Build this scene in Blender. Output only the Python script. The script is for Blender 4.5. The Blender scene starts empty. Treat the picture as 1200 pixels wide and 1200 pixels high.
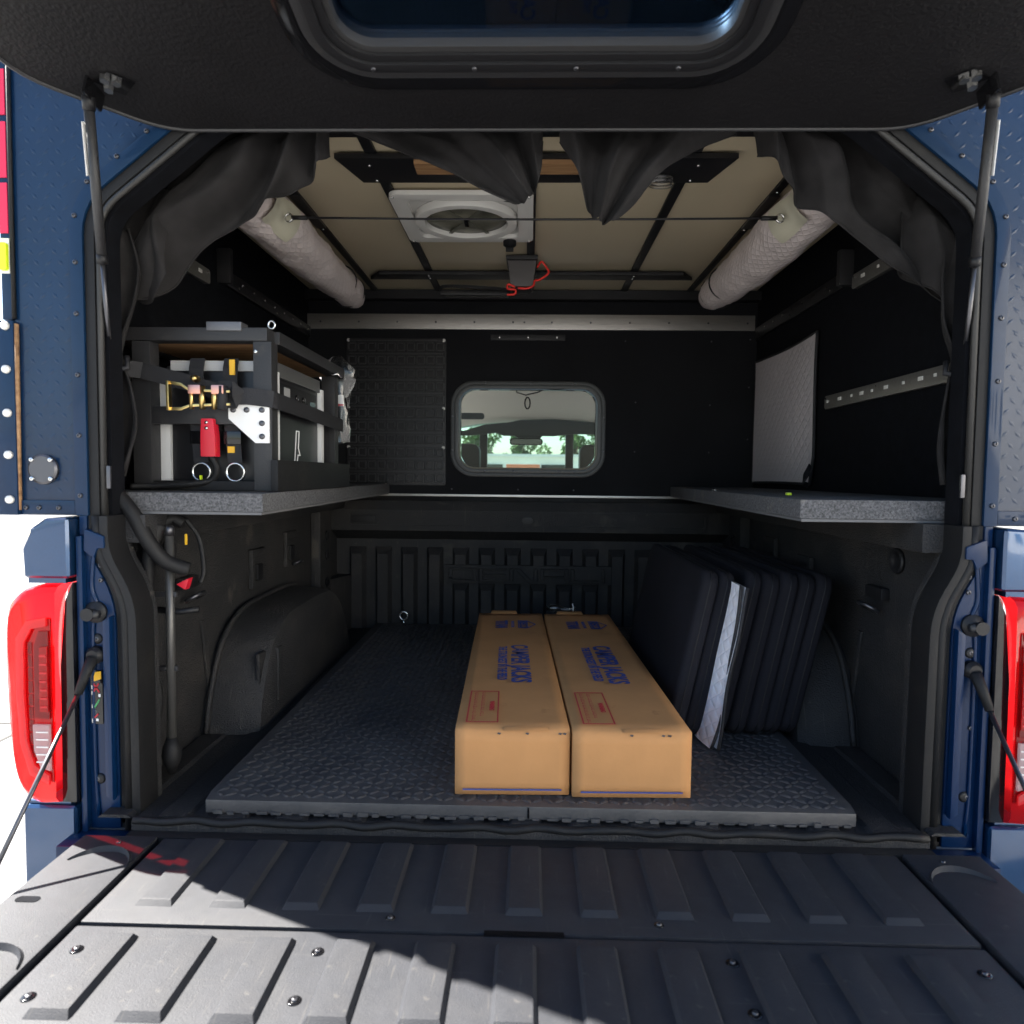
import bpy, bmesh, math, random
from mathutils import Vector, Matrix
from mathutils import noise as mnoise
R = math.radians
random.seed(7)
scene = bpy.context.scene
COL = scene.collection

# ------------------------------------------------------------------ camera
cam_d = bpy.data.cameras.new('camera'); cam = bpy.data.objects.new('camera', cam_d); COL.objects.link(cam)
cam_d.sensor_fit = 'HORIZONTAL'; cam_d.sensor_width = 24.0; cam_d.lens = 16.2
cam_d.clip_start = 0.02; cam_d.clip_end = 800
cam.location = (0, -1.37, 0.69)
_y, _p, _r = R(1.4), R(-3.05), R(0.6)
_fw = Vector((-math.sin(_y)*math.cos(_p), math.cos(_y)*math.cos(_p), math.sin(_p)))
_rt = Vector((math.cos(_y), math.sin(_y), 0)); _up = _rt.cross(_fw)
_rt2 = _rt*math.cos(_r) + _up*math.sin(_r); _up2 = _up*math.cos(_r) - _rt*math.sin(_r)
cam.rotation_euler = Matrix((_rt2, _up2, -_fw)).transposed().to_euler()
cam_d.dof.use_dof = True; cam_d.dof.focus_distance = 2.0; cam_d.dof.aperture_fstop = 3.2
scene.camera = cam

# ------------------------------------------------------------------ sky, sun, exposure
SUN_EL = 48.0
SUN_TO = Vector((-0.913, 0.407, 0)).normalized()            # horizontal direction towards the sun
w = bpy.data.worlds.new('World'); scene.world = w; w.use_nodes = True
nt = w.node_tree; bg = nt.nodes['Background']
sky = nt.nodes.new('ShaderNodeTexSky'); sky.sky_type = 'NISHITA'; sky.sun_disc = False
sky.sun_elevation = R(SUN_EL); sky.sun_rotation = math.atan2(SUN_TO.x, SUN_TO.y)
nt.links.new(sky.outputs[0], bg.inputs[0]); bg.inputs[1].default_value = 0.05
sd = bpy.data.lights.new('sun', 'SUN'); sd.energy = 5.0; sd.angle = R(0.53); sd.color = (1, .95, .88)
sun = bpy.data.objects.new('sun', sd); COL.objects.link(sun)
sdir = Vector((SUN_TO.x*math.cos(R(SUN_EL)), SUN_TO.y*math.cos(R(SUN_EL)), math.sin(R(SUN_EL))))
sun.rotation_euler = sdir.to_track_quat('Z', 'Y').to_euler(); sun.location = sdir*30
vs = scene.view_settings; vs.view_transform = 'Standard'; vs.look = 'None'; vs.gamma = 1; vs.exposure = 2.95
vs.use_curve_mapping = False
cy = scene.cycles
cy.use_denoising = True; cy.max_bounces = 10; cy.diffuse_bounces = 6; cy.glossy_bounces = 5
cy.transmission_bounces = 8; cy.transparent_max_bounces = 12; cy.sample_clamp_indirect = 6
try: cy.denoiser = 'OPENIMAGEDENOISE'
except Exception: pass

# ------------------------------------------------------------------ materials
MATS = {}
def mat(name, col, rough=.6, metal=0, bump=0, bscale=60, var=0, vscale=6, coat=0, crough=.06, sheen=0, col2=None, spec=None,
        scratch=None, stretch=None, dirt=None, dscale=4, dlo=.55, dhi=.75):
    if name in MATS: return MATS[name]
    m = bpy.data.materials.new(name); m.use_nodes = True; MATS[name] = m
    n = m.node_tree.nodes; l = m.node_tree.links; b = n['Principled BSDF']
    b.inputs['Roughness'].default_value = rough; b.inputs['Metallic'].default_value = metal
    if spec is not None: b.inputs['Specular IOR Level'].default_value = spec
    if coat: b.inputs['Coat Weight'].default_value = coat; b.inputs['Coat Roughness'].default_value = crough
    if sheen: b.inputs['Sheen Weight'].default_value = sheen; b.inputs['Sheen Roughness'].default_value = .4
    b.inputs['Base Color'].default_value = (*col, 1)
    tc = n.new('ShaderNodeTexCoord'); src = tc.outputs['Object']
    if stretch:
        mp = n.new('ShaderNodeMapping'); mp.inputs['Scale'].default_value = stretch
        l.new(src, mp.inputs[0]); src = mp.outputs[0]
    last = None
    if var or col2:
        t = n.new('ShaderNodeTexNoise'); t.inputs['Scale'].default_value = vscale; t.inputs['Detail'].default_value = 5
        l.new(src, t.inputs['Vector'])
        mx = n.new('ShaderNodeMix'); mx.data_type = 'RGBA'
        c2 = col2 or tuple(min(1, c*(1+var)) for c in col); c1 = col if col2 else tuple(c*(1-var) for c in col)
        mx.inputs[6].default_value = (*c1, 1); mx.inputs[7].default_value = (*c2, 1)
        rp = n.new('ShaderNodeValToRGB'); rp.color_ramp.elements[0].position = .3; rp.color_ramp.elements[1].position = .7
        l.new(t.outputs['Fac'], rp.inputs[0]); l.new(rp.outputs[0], mx.inputs[0])
        l.new(mx.outputs[2], b.inputs['Base Color']); last = mx.outputs[2]
    if dirt:
        t = n.new('ShaderNodeTexNoise'); t.inputs['Scale'].default_value = dscale; t.inputs['Detail'].default_value = 8
        t.inputs['Roughness'].default_value = .7
        l.new(src, t.inputs['Vector'])
        rp = n.new('ShaderNodeValToRGB'); rp.color_ramp.elements[0].position = dlo; rp.color_ramp.elements[1].position = dhi
        mx = n.new('ShaderNodeMix'); mx.data_type = 'RGBA'
        if last: l.new(last, mx.inputs[6])
        else: mx.inputs[6].default_value = (*col, 1)
        mx.inputs[7].default_value = (*dirt, 1)
        l.new(t.outputs['Fac'], rp.inputs[0]); l.new(rp.outputs[0], mx.inputs[0]); l.new(mx.outputs[2], b.inputs['Base Color'])
    if scratch:
        cur = b.inputs['Base Color'].links[0].from_socket if b.inputs['Base Color'].links else None
        for sc_, th_ in (((3, 90, 3), .70), ((70, 4, 3), .69), ((22, 22, 22), .72)):
            mp = n.new('ShaderNodeMapping'); mp.inputs['Scale'].default_value = sc_; mp.inputs['Rotation'].default_value = (0, 0, .35)
            l.new(tc.outputs['Object'], mp.inputs[0])
            t = n.new('ShaderNodeTexNoise'); t.inputs['Scale'].default_value = 2.2; t.inputs['Detail'].default_value = 6; l.new(mp.outputs[0], t.inputs['Vector'])
            rp = n.new('ShaderNodeValToRGB'); rp.color_ramp.elements[0].position = th_-.04; rp.color_ramp.elements[1].position = th_+.03
            mx = n.new('ShaderNodeMix'); mx.data_type = 'RGBA'
            if cur: l.new(cur, mx.inputs[6])
            else: mx.inputs[6].default_value = (*col, 1)
            mx.inputs[7].default_value = (*scratch, 1); l.new(t.outputs['Fac'], rp.inputs[0]); l.new(rp.outputs[0], mx.inputs[0]); cur = mx.outputs[2]
        l.new(cur, b.inputs['Base Color'])
    if bump:
        t = n.new('ShaderNodeTexNoise'); t.inputs['Scale'].default_value = bscale; t.inputs['Detail'].default_value = 4
        l.new(src, t.inputs['Vector'])
        bp = n.new('ShaderNodeBump'); bp.inputs['Strength'].default_value = bump; bp.inputs['Distance'].default_value = .002
        l.new(t.outputs['Fac'], bp.inputs['Height']); l.new(bp.outputs[0], b.inputs['Normal'])
    return m

M_felt    = mat('black felt lining', (.0045,.005,.007), .95, bump=.4, bscale=400, var=.3, vscale=30, spec=.12)
M_bulk    = mat('black bulkhead board', (.008,.0085,.0105), .8, bump=.3, bscale=250, var=.25, vscale=4, spec=.2)
M_hatch   = mat('black textured hatch skin', (.0075,.0072,.0082), .6, bump=1.0, bscale=150, var=.2, vscale=5, spec=.16)
M_plastic = mat('black plastic', (.009,.009,.0105), .5, bump=.2, bscale=300, spec=.35)
M_gloss   = mat('gloss black', (.006,.006,.007), .08)
M_rubber  = mat('black rubber', (.009,.009,.0098), .62, bump=.2, bscale=200, dirt=(.026,.023,.02), dscale=9, dlo=.55, dhi=.85, spec=.3)
M_liner   = mat('black bed liner', (.024,.0238,.025), .55, bump=1.6, bscale=260, scratch=(.062,.056,.05), dirt=(.066,.058,.052), dscale=4, dlo=.5, dhi=.85, spec=.3)
M_gate    = mat('charcoal tailgate plastic', (.025,.0265,.031), .6, bump=.35, bscale=600, var=.08, vscale=40, scratch=(.046,.045,.045), dirt=(.040,.0395,.041), dscale=7, dlo=.5, dhi=.9, spec=.22)
M_mat     = mat('black rubber mat', (.048,.0475,.050), .42, bump=.4, bscale=160, dirt=(.11,.103,.098), dscale=3.0, dlo=.42, dhi=.8, spec=.6)
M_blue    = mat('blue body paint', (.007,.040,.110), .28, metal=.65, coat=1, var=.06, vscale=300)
M_post    = mat('blue paint with dark reflections', (.0014,.0165,.058), .3, spec=.28)  # body blue made darker and duller, standing in for dark surroundings the posts reflect
M_plate   = mat('blue diamond plate', (.0018,.0170,.050), .5, bump=.12, bscale=70, coat=.55, spec=.15, dirt=(.005,.018,.042), dscale=5, dlo=.5, dhi=.8, crough=.18, var=.1, vscale=9)
M_trim    = mat('blue trim bar', (.0022,.0185,.053), .5, coat=.3, spec=.15, var=.08, vscale=20)
M_alu     = mat('brushed aluminium', (.52,.50,.47), .36, metal=.9, bump=.15, bscale=40, stretch=(2,60,60), var=.1, vscale=8)
M_steel   = mat('bright zinc steel', (.65,.65,.64), .25, metal=1)
M_dsteel  = mat('dark steel', (.10,.10,.11), .35, metal=.8)
M_brass   = mat('yellow zinc', (.62,.45,.18), .28, metal=1, var=.35, vscale=40)
M_khaki   = mat('khaki ceiling panel', (.52,.445,.315), .42, bump=.06, bscale=30, var=.04, vscale=3, spec=.4)
M_bstrip  = mat('black ceiling strip', (.006,.006,.008), .5)
M_white   = mat('white plastic', (.70,.69,.66), .35, var=.04, vscale=8)
M_cloth   = mat('black curtain cloth', (.019,.018,.0185), .9, bump=.5, bscale=700, var=.35, vscale=14, spec=.15, sheen=.03)
M_grey    = mat('grey carpet', (.10,.10,.105), .95, bump=1, bscale=420, var=.5, vscale=260, spec=.1, dirt=(.22,.20,.17), dscale=6, dlo=.6, dhi=.8)
M_foamedge= mat('shelf underside', (.11,.11,.115), .8)
M_ply     = mat('plywood', (.40,.23,.11), .6, col2=(.18,.09,.04), vscale=5, stretch=(1.2,18,18), bump=.2, bscale=40)
M_card    = mat('cardboard', (.47,.235,.094), .8, var=.07, vscale=9, bump=.25, bscale=50, dirt=(.35,.165,.065), dscale=10, dlo=.62, dhi=.72, spec=.2)
M_ink     = mat('blue ink', (.035,.06,.24), .7)
M_redink  = mat('red ink', (.42,.02,.03), .7)
M_cush    = mat('black cushion fabric', (.0095,.0095,.0135), .85, bump=.35, bscale=500, var=.2, vscale=6, spec=.2)
M_quilt0  = mat('white insulation edge', (.62,.60,.64), .6)
M_shoe    = mat('rolled liner tape', (.55,.53,.42), .55)
M_red     = mat('red plastic', (.55,.012,.03), .35)
M_redcord = mat('red cord', (.75,.03,.02), .5)
M_web     = mat('black webbing', (.017,.017,.02), .65, bump=.6, bscale=700, spec=.4)
M_frame   = mat('black powder coated frame', (.020,.020,.022), .5, bump=.3, bscale=300, dirt=(.05,.045,.04), dscale=14, dlo=.6, dhi=.8)
M_pack    = mat('black power pack panel', (.008,.008,.010), .4)
M_yellow  = mat('yellow label', (.75,.42,.02), .5)
M_hiviz   = mat('yellow green reflector', (.75,.95,.02), .3)
M_redtape = mat('red reflective tape', (.72,.02,.07), .3)
M_tyre    = mat('tyre rubber', (.02,.02,.02), .8, bump=.5, bscale=60)
M_beige   = mat('beige headliner', (.80,.75,.66), .8)
M_seat    = mat('black seat leather', (.012,.012,.013), .5)
M_stucco  = mat('pale stucco', (.80,.78,.72), .85, bump=.5, bscale=20, var=.08, vscale=2)
M_roof    = mat('brown roof', (.17,.10,.07), .8, var=.2)
M_bark    = mat('bark', (.10,.07,.045), .9, bump=.8, bscale=20)
M_leaf    = mat('leaf', (.045,.10,.025), .6, col2=(.09,.15,.04), vscale=1.3)
M_wht2    = mat('white card', (.78,.78,.78), .6)
M_orange  = mat('orange sign', (.60,.16,.07), .5)
M_grnink  = mat('green print', (.05,.30,.10), .5)

def quilt_mat(name, col, scale, st=.7, nsc=25):
    """white quilted insulation: diagonal stitched grid as fine relief"""
    m = bpy.data.materials.new(name); m.use_nodes = True
    n = m.node_tree.nodes; l = m.node_tree.links; b = n['Principled BSDF']
    b.inputs['Base Color'].default_value = (*col, 1); b.inputs['Roughness'].default_value = .55
    uv = n.new('ShaderNodeUVMap')
    sp = n.new('ShaderNodeSeparateXYZ'); l.new(uv.outputs[0], sp.inputs[0])
    hs = []
    for sg in (1, -1):
        a = n.new('ShaderNodeMath'); a.operation = 'MULTIPLY_ADD'; l.new(sp.outputs[1], a.inputs[0]); a.inputs[1].default_value = sg*1.15
        l.new(sp.outputs[0], a.inputs[2])
        s = n.new('ShaderNodeMath'); s.operation = 'MULTIPLY'; l.new(a.outputs[0], s.inputs[0]); s.inputs[1].default_value = scale
        si = n.new('ShaderNodeMath'); si.operation = 'SINE'; l.new(s.outputs[0], si.inputs[0])
        ab = n.new('ShaderNodeMath'); ab.operation = 'ABSOLUTE'; l.new(si.outputs[0], ab.inputs[0])
        pw = n.new('ShaderNodeMath'); pw.operation = 'POWER'; l.new(ab.outputs[0], pw.inputs[0]); pw.inputs[1].default_value = .45
        hs.append(pw)
    mn = n.new('ShaderNodeMath'); mn.operation = 'MINIMUM'; l.new(hs[0].outputs[0], mn.inputs[0]); l.new(hs[1].outputs[0], mn.inputs[1])
    ns = n.new('ShaderNodeTexNoise'); ns.inputs['Scale'].default_value = nsc; ns.inputs['Distortion'].default_value = 1.5; l.new(uv.outputs[0], ns.inputs['Vector'])
    ad = n.new('ShaderNodeMath'); ad.operation = 'MULTIPLY_ADD'; l.new(ns.outputs[0], ad.inputs[0]); ad.inputs[1].default_value = 1.2; l.new(mn.outputs[0], ad.inputs[2])
    bp = n.new('ShaderNodeBump'); bp.inputs['Strength'].default_value = st; bp.inputs['Distance'].default_value = .0035
    l.new(ad.outputs[0], bp.inputs['Height']); l.new(bp.outputs[0], b.inputs['Normal'])
    return m
M_sheet = quilt_mat('quilted white sheet', (.80,.80,.86), 75)
M_quilt  = quilt_mat('quilted white liner', (.64,.57,.56), 100, .5, 14)
M_quilt2 = quilt_mat('quilted white cover', (.52,.48,.50), 62)

def clear_mat(name, col, alpha_rough=.02, tint=(1, 1, 1), gloss=.25, ior=1.45):
    m = bpy.data.materials.new(name); m.use_nodes = True
    n = m.node_tree.nodes; l = m.node_tree.links; n.remove(n['Principled BSDF'])
    t = n.new('ShaderNodeBsdfTransparent'); t.inputs[0].default_value = (*tint, 1)
    g = n.new('ShaderNodeBsdfGlossy'); g.inputs['Roughness'].default_value = alpha_rough
    g.inputs[0].default_value = (*col, 1)
    f = n.new('ShaderNodeFresnel'); f.inputs[0].default_value = ior
    a = n.new('ShaderNodeMath'); a.operation = 'ADD'; a.inputs[1].default_value = gloss; l.new(f.outputs[0], a.inputs[0]); a.use_clamp = True
    mx = n.new('ShaderNodeMixShader'); l.new(a.outputs[0], mx.inputs[0]); l.new(t.outputs[0], mx.inputs[1]); l.new(g.outputs[0], mx.inputs[2])
    l.new(mx.outputs[0], n['Material Output'].inputs[0]); return m
M_glass   = clear_mat('clear window glass', (1, 1, 1), .01, (.93,.95,.94), .0, 1.16)
M_wind    = clear_mat('teal tinted windscreen', (1, 1, 1), .01, (.55,.76,.68), .0, 1.16)
M_tint    = clear_mat('dark tinted hatch glass', (.9,.95,1), .03, (.26,.34,.43), .02)
M_poly    = clear_mat('clear polythene', (1, 1, 1), .2, (.86,.86,.86), .03)
M_dome    = clear_mat('smoked vent dome', (1, 1, .95), .15, (.30,.32,.26), .05)

def lens_mat(name, col, trans):
    m = bpy.data.materials.new(name); m.use_nodes = True
    n = m.node_tree.nodes; l = m.node_tree.links; b = n['Principled BSDF']
    b.inputs['Base Color'].default_value = (*col, 1); b.inputs['Roughness'].default_value = .12; b.inputs['Coat Weight'].default_value = 1
    t = n.new('ShaderNodeBsdfTranslucent'); t.inputs[0].default_value = (*trans, 1)
    tr = n.new('ShaderNodeBsdfTransparent'); tr.inputs[0].default_value = (*trans, 1)
    m2 = n.new('ShaderNodeMixShader'); m2.inputs[0].default_value = .5; l.new(t.outputs[0], m2.inputs[1]); l.new(tr.outputs[0], m2.inputs[2])
    mx = n.new('ShaderNodeMixShader'); mx.inputs[0].default_value = .65
    l.new(b.outputs[0], mx.inputs[1]); l.new(m2.outputs[0], mx.inputs[2]); l.new(mx.outputs[0], n['Material Output'].inputs[0])
    return m
M_lens   = lens_mat('red lamp lens', (.50,.003,.006), (.85,.015,.02))
M_lens2  = lens_mat('dark red lamp inner', (.20,.003,.006), (.75,.02,.03))
M_guide  = lens_mat('bright red light guide', (.75,.05,.06), (1,.10,.12))
M_revlens = lens_mat('pale reversing lens', (.62,.50,.50), (.9,.7,.7))

def ground_mat():
    m = mat('concrete', (.19,.19,.187), .9, bump=.4, bscale=30, var=.12, vscale=1.2, dirt=(.055,.052,.048), dscale=2.2, dlo=.48, dhi=.74)
    return m
M_conc = ground_mat()

# ------------------------------------------------------------------ mesh helpers
class MB:
    def __init__(s): s.v = []; s.f = []
    def add(s, vs, fs):
        o = len(s.v); s.v += [tuple(v) for v in vs]; s.f += [tuple(i+o for i in f) for f in fs]; return s
    def box(s, x0, x1, y0, y1, z0, z1):
        return s.add([(x0,y0,z0),(x1,y0,z0),(x1,y1,z0),(x0,y1,z0),(x0,y0,z1),(x1,y0,z1),(x1,y1,z1),(x0,y1,z1)],
              [(0,3,2,1),(4,5,6,7),(0,1,5,4),(1,2,6,5),(2,3,7,6),(3,0,4,7)])
    def bar(s, p, q, wd, ht, up=(0,0,1)):
        p, q = Vector(p), Vector(q); d = (q-p).normalized(); u = Vector(up); r = d.cross(u)
        if r.length < 1e-4: r = d.cross(Vector((1,0,0)))
        r.normalize(); u = r.cross(d).normalized(); r *= wd/2; u *= ht/2
        return s.add([p-r-u,p+r-u,p+r+u,p-r+u,q-r-u,q+r-u,q+r+u,q-r+u],
              [(0,1,2,3),(7,6,5,4),(0,4,5,1),(1,5,6,2),(2,6,7,3),(3,7,4,0)])
    def tube(s, path, r, n=10, cap=True, closed=False):
        P = [Vector(p) for p in path]; N = len(P); rs = r if isinstance(r, (list, tuple)) else [r]*N
        rings = []; prev = None
        for i in range(N):
            if closed: t = P[(i+1) % N] - P[i-1]
            else: t = P[min(i+1, N-1)] - P[max(i-1, 0)]
            t.normalize()
            if prev is None:
                a = Vector((0,0,1)) if abs(t.z) < .9 else Vector((1,0,0)); x = t.cross(a).normalized()
            else: x = (prev - t*prev.dot(t)).normalized()
            prev = x; y = t.cross(x)
            rings.append([P[i] + (x*math.cos(2*math.pi*k/n) + y*math.sin(2*math.pi*k/n))*rs[i] for k in range(n)])
        vs = [v for rg in rings for v in rg]; fs = []
        for i in range(N if closed else N-1):
            j = (i+1) % N
            for k in range(n): fs.append((i*n+k, j*n+k, j*n+(k+1) % n, i*n+(k+1) % n)[::-1])
        if cap and not closed:
            fs.append(tuple(range(n))); fs.append(tuple((N-1)*n+k for k in range(n))[::-1])
        return s.add(vs, fs)
    def prism(s, poly, m0, m1):
        """poly: list of 2D, m0/m1: functions 2D -> 3D for both ends"""
        n = len(poly); a = [m0(*p) for p in poly]; b = [m1(*p) for p in poly]
        return s.add(a+b, [tuple(range(n)), tuple(range(n, 2*n))[::-1]] + [(i, n+i, n+(i+1) % n, (i+1) % n) for i in range(n)])
    def xz(s, poly, y0, y1): return s.prism(poly, lambda x, z: (x, y0, z), lambda x, z: (x, y1, z))
    def yz(s, poly, x0, x1): return s.prism(poly, lambda y, z: (x0, y, z), lambda y, z: (x1, y, z))
    def xy(s, poly, z0, z1): return s.prism(poly, lambda x, y: (x, y, z0), lambda x, y: (x, y, z1))
    def lathe(s, prof, c=(0,0,0), axis='z', n=24):
        c = Vector(c); vs = []; fs = []
        for (r, h) in prof:
            for k in range(n):
                a = 2*math.pi*k/n; x, y = r*math.cos(a), r*math.sin(a)
                v = {'z': (x, y, h), 'y': (x, h, y), 'x': (h, x, y)}[axis]; vs.append(c+Vector(v))
        for i in range(len(prof)-1):
            for k in range(n): fs.append((i*n+k, i*n+(k+1) % n, (i+1)*n+(k+1) % n, (i+1)*n+k))
        fs.append(tuple(range(n))[::-1]); fs.append(tuple((len(prof)-1)*n+k for k in range(n)))
        return s.add(vs, fs)
    def ring(s, pa, pb, y0, y1, mapf=None):
        """closed frame between outlines pa (outer) and pb (inner), same count, extruded in y (or n via mapf(x,z,h))"""
        n = len(pa); mf = mapf or (lambda x, z, h: (x, h, z))
        vs = [mf(*p, y0) for p in pa]+[mf(*p, y0) for p in pb]+[mf(*p, y1) for p in pa]+[mf(*p, y1) for p in pb]; fs = []
        for i in range(n):
            j = (i+1) % n
            fs += [(i, j, n+j, n+i), (2*n+i, 3*n+i, 3*n+j, 2*n+j), (i, 2*n+i, 2*n+j, j), (n+i, n+j, 3*n+j, 3*n+i)]
        return s.add(vs, fs)
    def strip(s, pa, pb, y0, y1):
        """open frame strip between polylines pa and pb in XZ, extruded in y"""
        n = len(pa); vs = [(x,y0,z) for x,z in pa]+[(x,y0,z) for x,z in pb]+[(x,y1,z) for x,z in pa]+[(x,y1,z) for x,z in pb]; fs = []
        for i in range(n-1):
            j = i+1
            fs += [(i, j, n+j, n+i), (2*n+i, 3*n+i, 3*n+j, 2*n+j), (i, 2*n+i, 2*n+j, j), (n+i, n+j, 3*n+j, 3*n+i)]
        fs += [(0, n, 3*n, 2*n), (n-1, 3*n-1, 4*n-1, 2*n-1)]
        return s.add(vs, fs)
    def mesh(s, name, m, bevel=0, smooth=False, seg=2, fix=True, autosm=False):
        me = bpy.data.meshes.new(name); bm = bmesh.new()
        V = [bm.verts.new(v) for v in s.v]
        for f in s.f:
            try: bm.faces.new([V[i] for i in f])
            except ValueError: pass
        if fix: bmesh.ops.recalc_face_normals(bm, faces=bm.faces)
        if bevel:
            ed = [e for e in bm.edges if len(e.link_faces) == 2 and e.calc_face_angle(0) > .5]
            bmesh.ops.bevel(bm, geom=ed, offset=bevel, segments=seg, profile=.7, affect='EDGES', clamp_overlap=True)
        if smooth or bevel:
            for f in bm.faces: f.smooth = True
            if not smooth or autosm:
                for e in bm.edges:
                    if len(e.link_faces) == 2 and e.calc_face_angle(0) > (.6 if not bevel else .45): e.smooth = False
        bm.to_mesh(me); bm.free(); me.materials.append(m); return me
    def build(s, name, m, parent=None, bevel=0, smooth=False, loc=None, **k):
        return obj(name, s.mesh(name, m, bevel, smooth, **k), parent, loc)

def obj(name, me, parent=None, loc=None, rot=None):
    o = bpy.data.objects.new(name, me); COL.objects.link(o)
    if loc is not None: o.location = loc
    if rot is not None: o.rotation_euler = rot
    if parent is not None:
        o.parent = parent
        if parent.parent is None: o.matrix_parent_inverse = Matrix.Translation(-Vector(parent.location)) if not parent.get('local') else Matrix()
    return o
def tag(o, label, cat, group=None, kind=None):
    if label: o['label'] = label
    if cat: o['category'] = cat
    if group: o['group'] = group
    if kind: o['kind'] = kind
    return o
def thing(name, loc, label, cat, group=None, local=False, rot=None):
    o = bpy.data.objects.new(name, None); COL.objects.link(o); o.location = loc; o.empty_display_size = .05
    if local: o['local'] = 1
    if rot is not None: o.rotation_euler = rot
    return tag(o, label, cat, group)
def rrect(x0, x1, z0, z1, r, n=6):
    out = []
    for cx, cz, a0 in ((x1-r, z1-r, 0), (x0+r, z1-r, 90), (x0+r, z0+r, 180), (x1-r, z0+r, 270)):
        for k in range(n+1):
            a = R(a0+90*k/n); out.append((cx+r*math.cos(a), cz+r*math.sin(a)))
    return out
def smooth_path(pts, r, n=5):
    """round the corners of an open polyline (any dimension)"""
    P = [Vector(p) for p in pts]; out = [P[0]]
    for i in range(1, len(P)-1):
        a, b, c = P[i-1], P[i], P[i+1]; da = (a-b); dc = (c-b); d = min(r, da.length*.45, dc.length*.45)
        p, q = b+da.normalized()*d, b+dc.normalized()*d
        for k in range(n+1):
            t = k/n; out.append(p*(1-t)**2 + b*2*t*(1-t) + q*t*t)
    out.append(P[-1]); return out
def offset2(path, d):
    """offset a 2D polyline; positive d to its left"""
    P = [Vector(p) for p in path]; out = []
    for i in range(len(P)):
        ns = []
        if i > 0: t = (P[i]-P[i-1]).normalized(); ns.append(Vector((-t.y, t.x)))
        if i < len(P)-1: t = (P[i+1]-P[i]).normalized(); ns.append(Vector((-t.y, t.x)))
        nn = sum(ns, Vector((0, 0))).normalized(); k = d/max(.5, nn.dot(ns[0])); out.append(tuple(P[i]+nn*k))
    return out
def catmull(pts, n=8):
    P = [Vector(p) for p in pts]; P = [P[0]*2-P[1]]+P+[P[-1]*2-P[-2]]; out = []
    for i in range(1, len(P)-2):
        for k in range(n):
            t = k/n; a, b, c, d = P[i-1:i+3]
            out.append(.5*((2*b)+(c-a)*t+(2*a-5*b+4*c-d)*t*t+(3*b-a-3*c+d)*t**3))
    out.append(P[-2]); return out
def text_mesh(body, size, m, sx=1, ext=.0003, bold=0):
    cu = bpy.data.curves.new('t', 'FONT'); cu.body = body; cu.size = size; cu.extrude = ext; cu.align_x = 'CENTER'; cu.align_y = 'CENTER'
    cu.offset = bold; cu.resolution_u = 3
    ob = bpy.data.objects.new('t', cu); COL.objects.link(ob)
    dg = bpy.context.evaluated_depsgraph_get()
    me = bpy.data.meshes.new_from_object(ob.evaluated_get(dg))
    bpy.data.objects.remove(ob); bpy.data.curves.remove(cu)
    me.materials.clear(); me.materials.append(m)
    if sx != 1: me.transform(Matrix.Diagonal((sx, 1, 1, 1)))
    return me
def screw_mesh(name, r, h, m, axis='z', n=10):
    """low domed head with a socket"""
    return MB().lathe([(r, 0), (r, h*.4), (r*.8, h*.85), (r*.42, h), (r*.38, h*.45)], axis=axis, n=n).mesh(name, m, smooth=True, autosm=True)
SCREW_Y = screw_mesh('screw', .005, -.004, M_dsteel, 'y')      # heads facing the rear (-y)
SCREW_YS = screw_mesh('screw', .005, -.004, M_steel, 'y')
SCREW_Z = screw_mesh('screw', .0045, .003, M_dsteel, 'z')
SCREW_D = screw_mesh('screw', .0045, -.003, M_steel, 'z')      # heads facing down
RIVET_X = screw_mesh('rivet', .004, .003, M_steel, 'x', 8)
def put(name, me, parent, pts):
    for p in pts: obj(name, me, parent, p)

# ================================================================== ground and far setting
g = MB().add([(-300,-300,-.9),(300,-300,-.9),(300,300,-.9),(-300,300,-.9)], [(0,1,2,3)]).build('ground', M_conc, fix=False); g['kind'] = 'structure'
M_joint = mat('joint filler', (.035,.033,.03), .9)
for q in range(9):
    MB().add([(-3.1-3.0*q,-20,-.897),(-3.075-3.0*q,-20,-.897),(-3.075-3.0*q,19,-.897),(-3.1-3.0*q,19,-.897)], [(0,1,2,3)]).build('joint', M_joint, g, fix=False)
    MB().add([(-30,-6.2+3.0*q,-.8965),(-1.2,-6.2+3.0*q,-.8965),(-1.2,-6.175+3.0*q,-.8965),(-30,-6.175+3.0*q,-.8965)], [(0,1,2,3)]).build('joint', M_joint, g, fix=False)
rd = MB().add([(-80,19,-.895),(-7,21.5,-.895),(-7,40,-.895),(-80,40,-.895)], [(0,1,2,3)]).build('road', mat('asphalt', (.05,.05,.052), .9, bump=.5, bscale=40), fix=False); rd['kind'] = 'structure'
k = MB().box(-40, -7.2, 5.6, 5.85, -.9, -.78).build('kerb', M_conc, bevel=.02); k['kind'] = 'structure'

# ================================================================== pickup truck
truck = thing('pickup_truck', (0, .9, -.9), 'blue pickup truck with its tailgate lowered and black lined bed', 'truck')
S2 = (-1, 1)
# --- bed
fl = MB().xy([(-.783,-.05),(.783,-.05),(.783,.0),(.86,.0),(.86,1.74),(-.86,1.74),(-.86,.0),(-.783,.0)], -.035, -.006).build('bed_floor', M_liner, truck)
for i in range(-7, 8):
    x = i*.118
    MB().xz([(x-.034,-.006),(x-.026,.0),(x+.026,.0),(x+.034,-.006)], -.035, 1.68).build('ridge', M_liner, fl)
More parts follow.
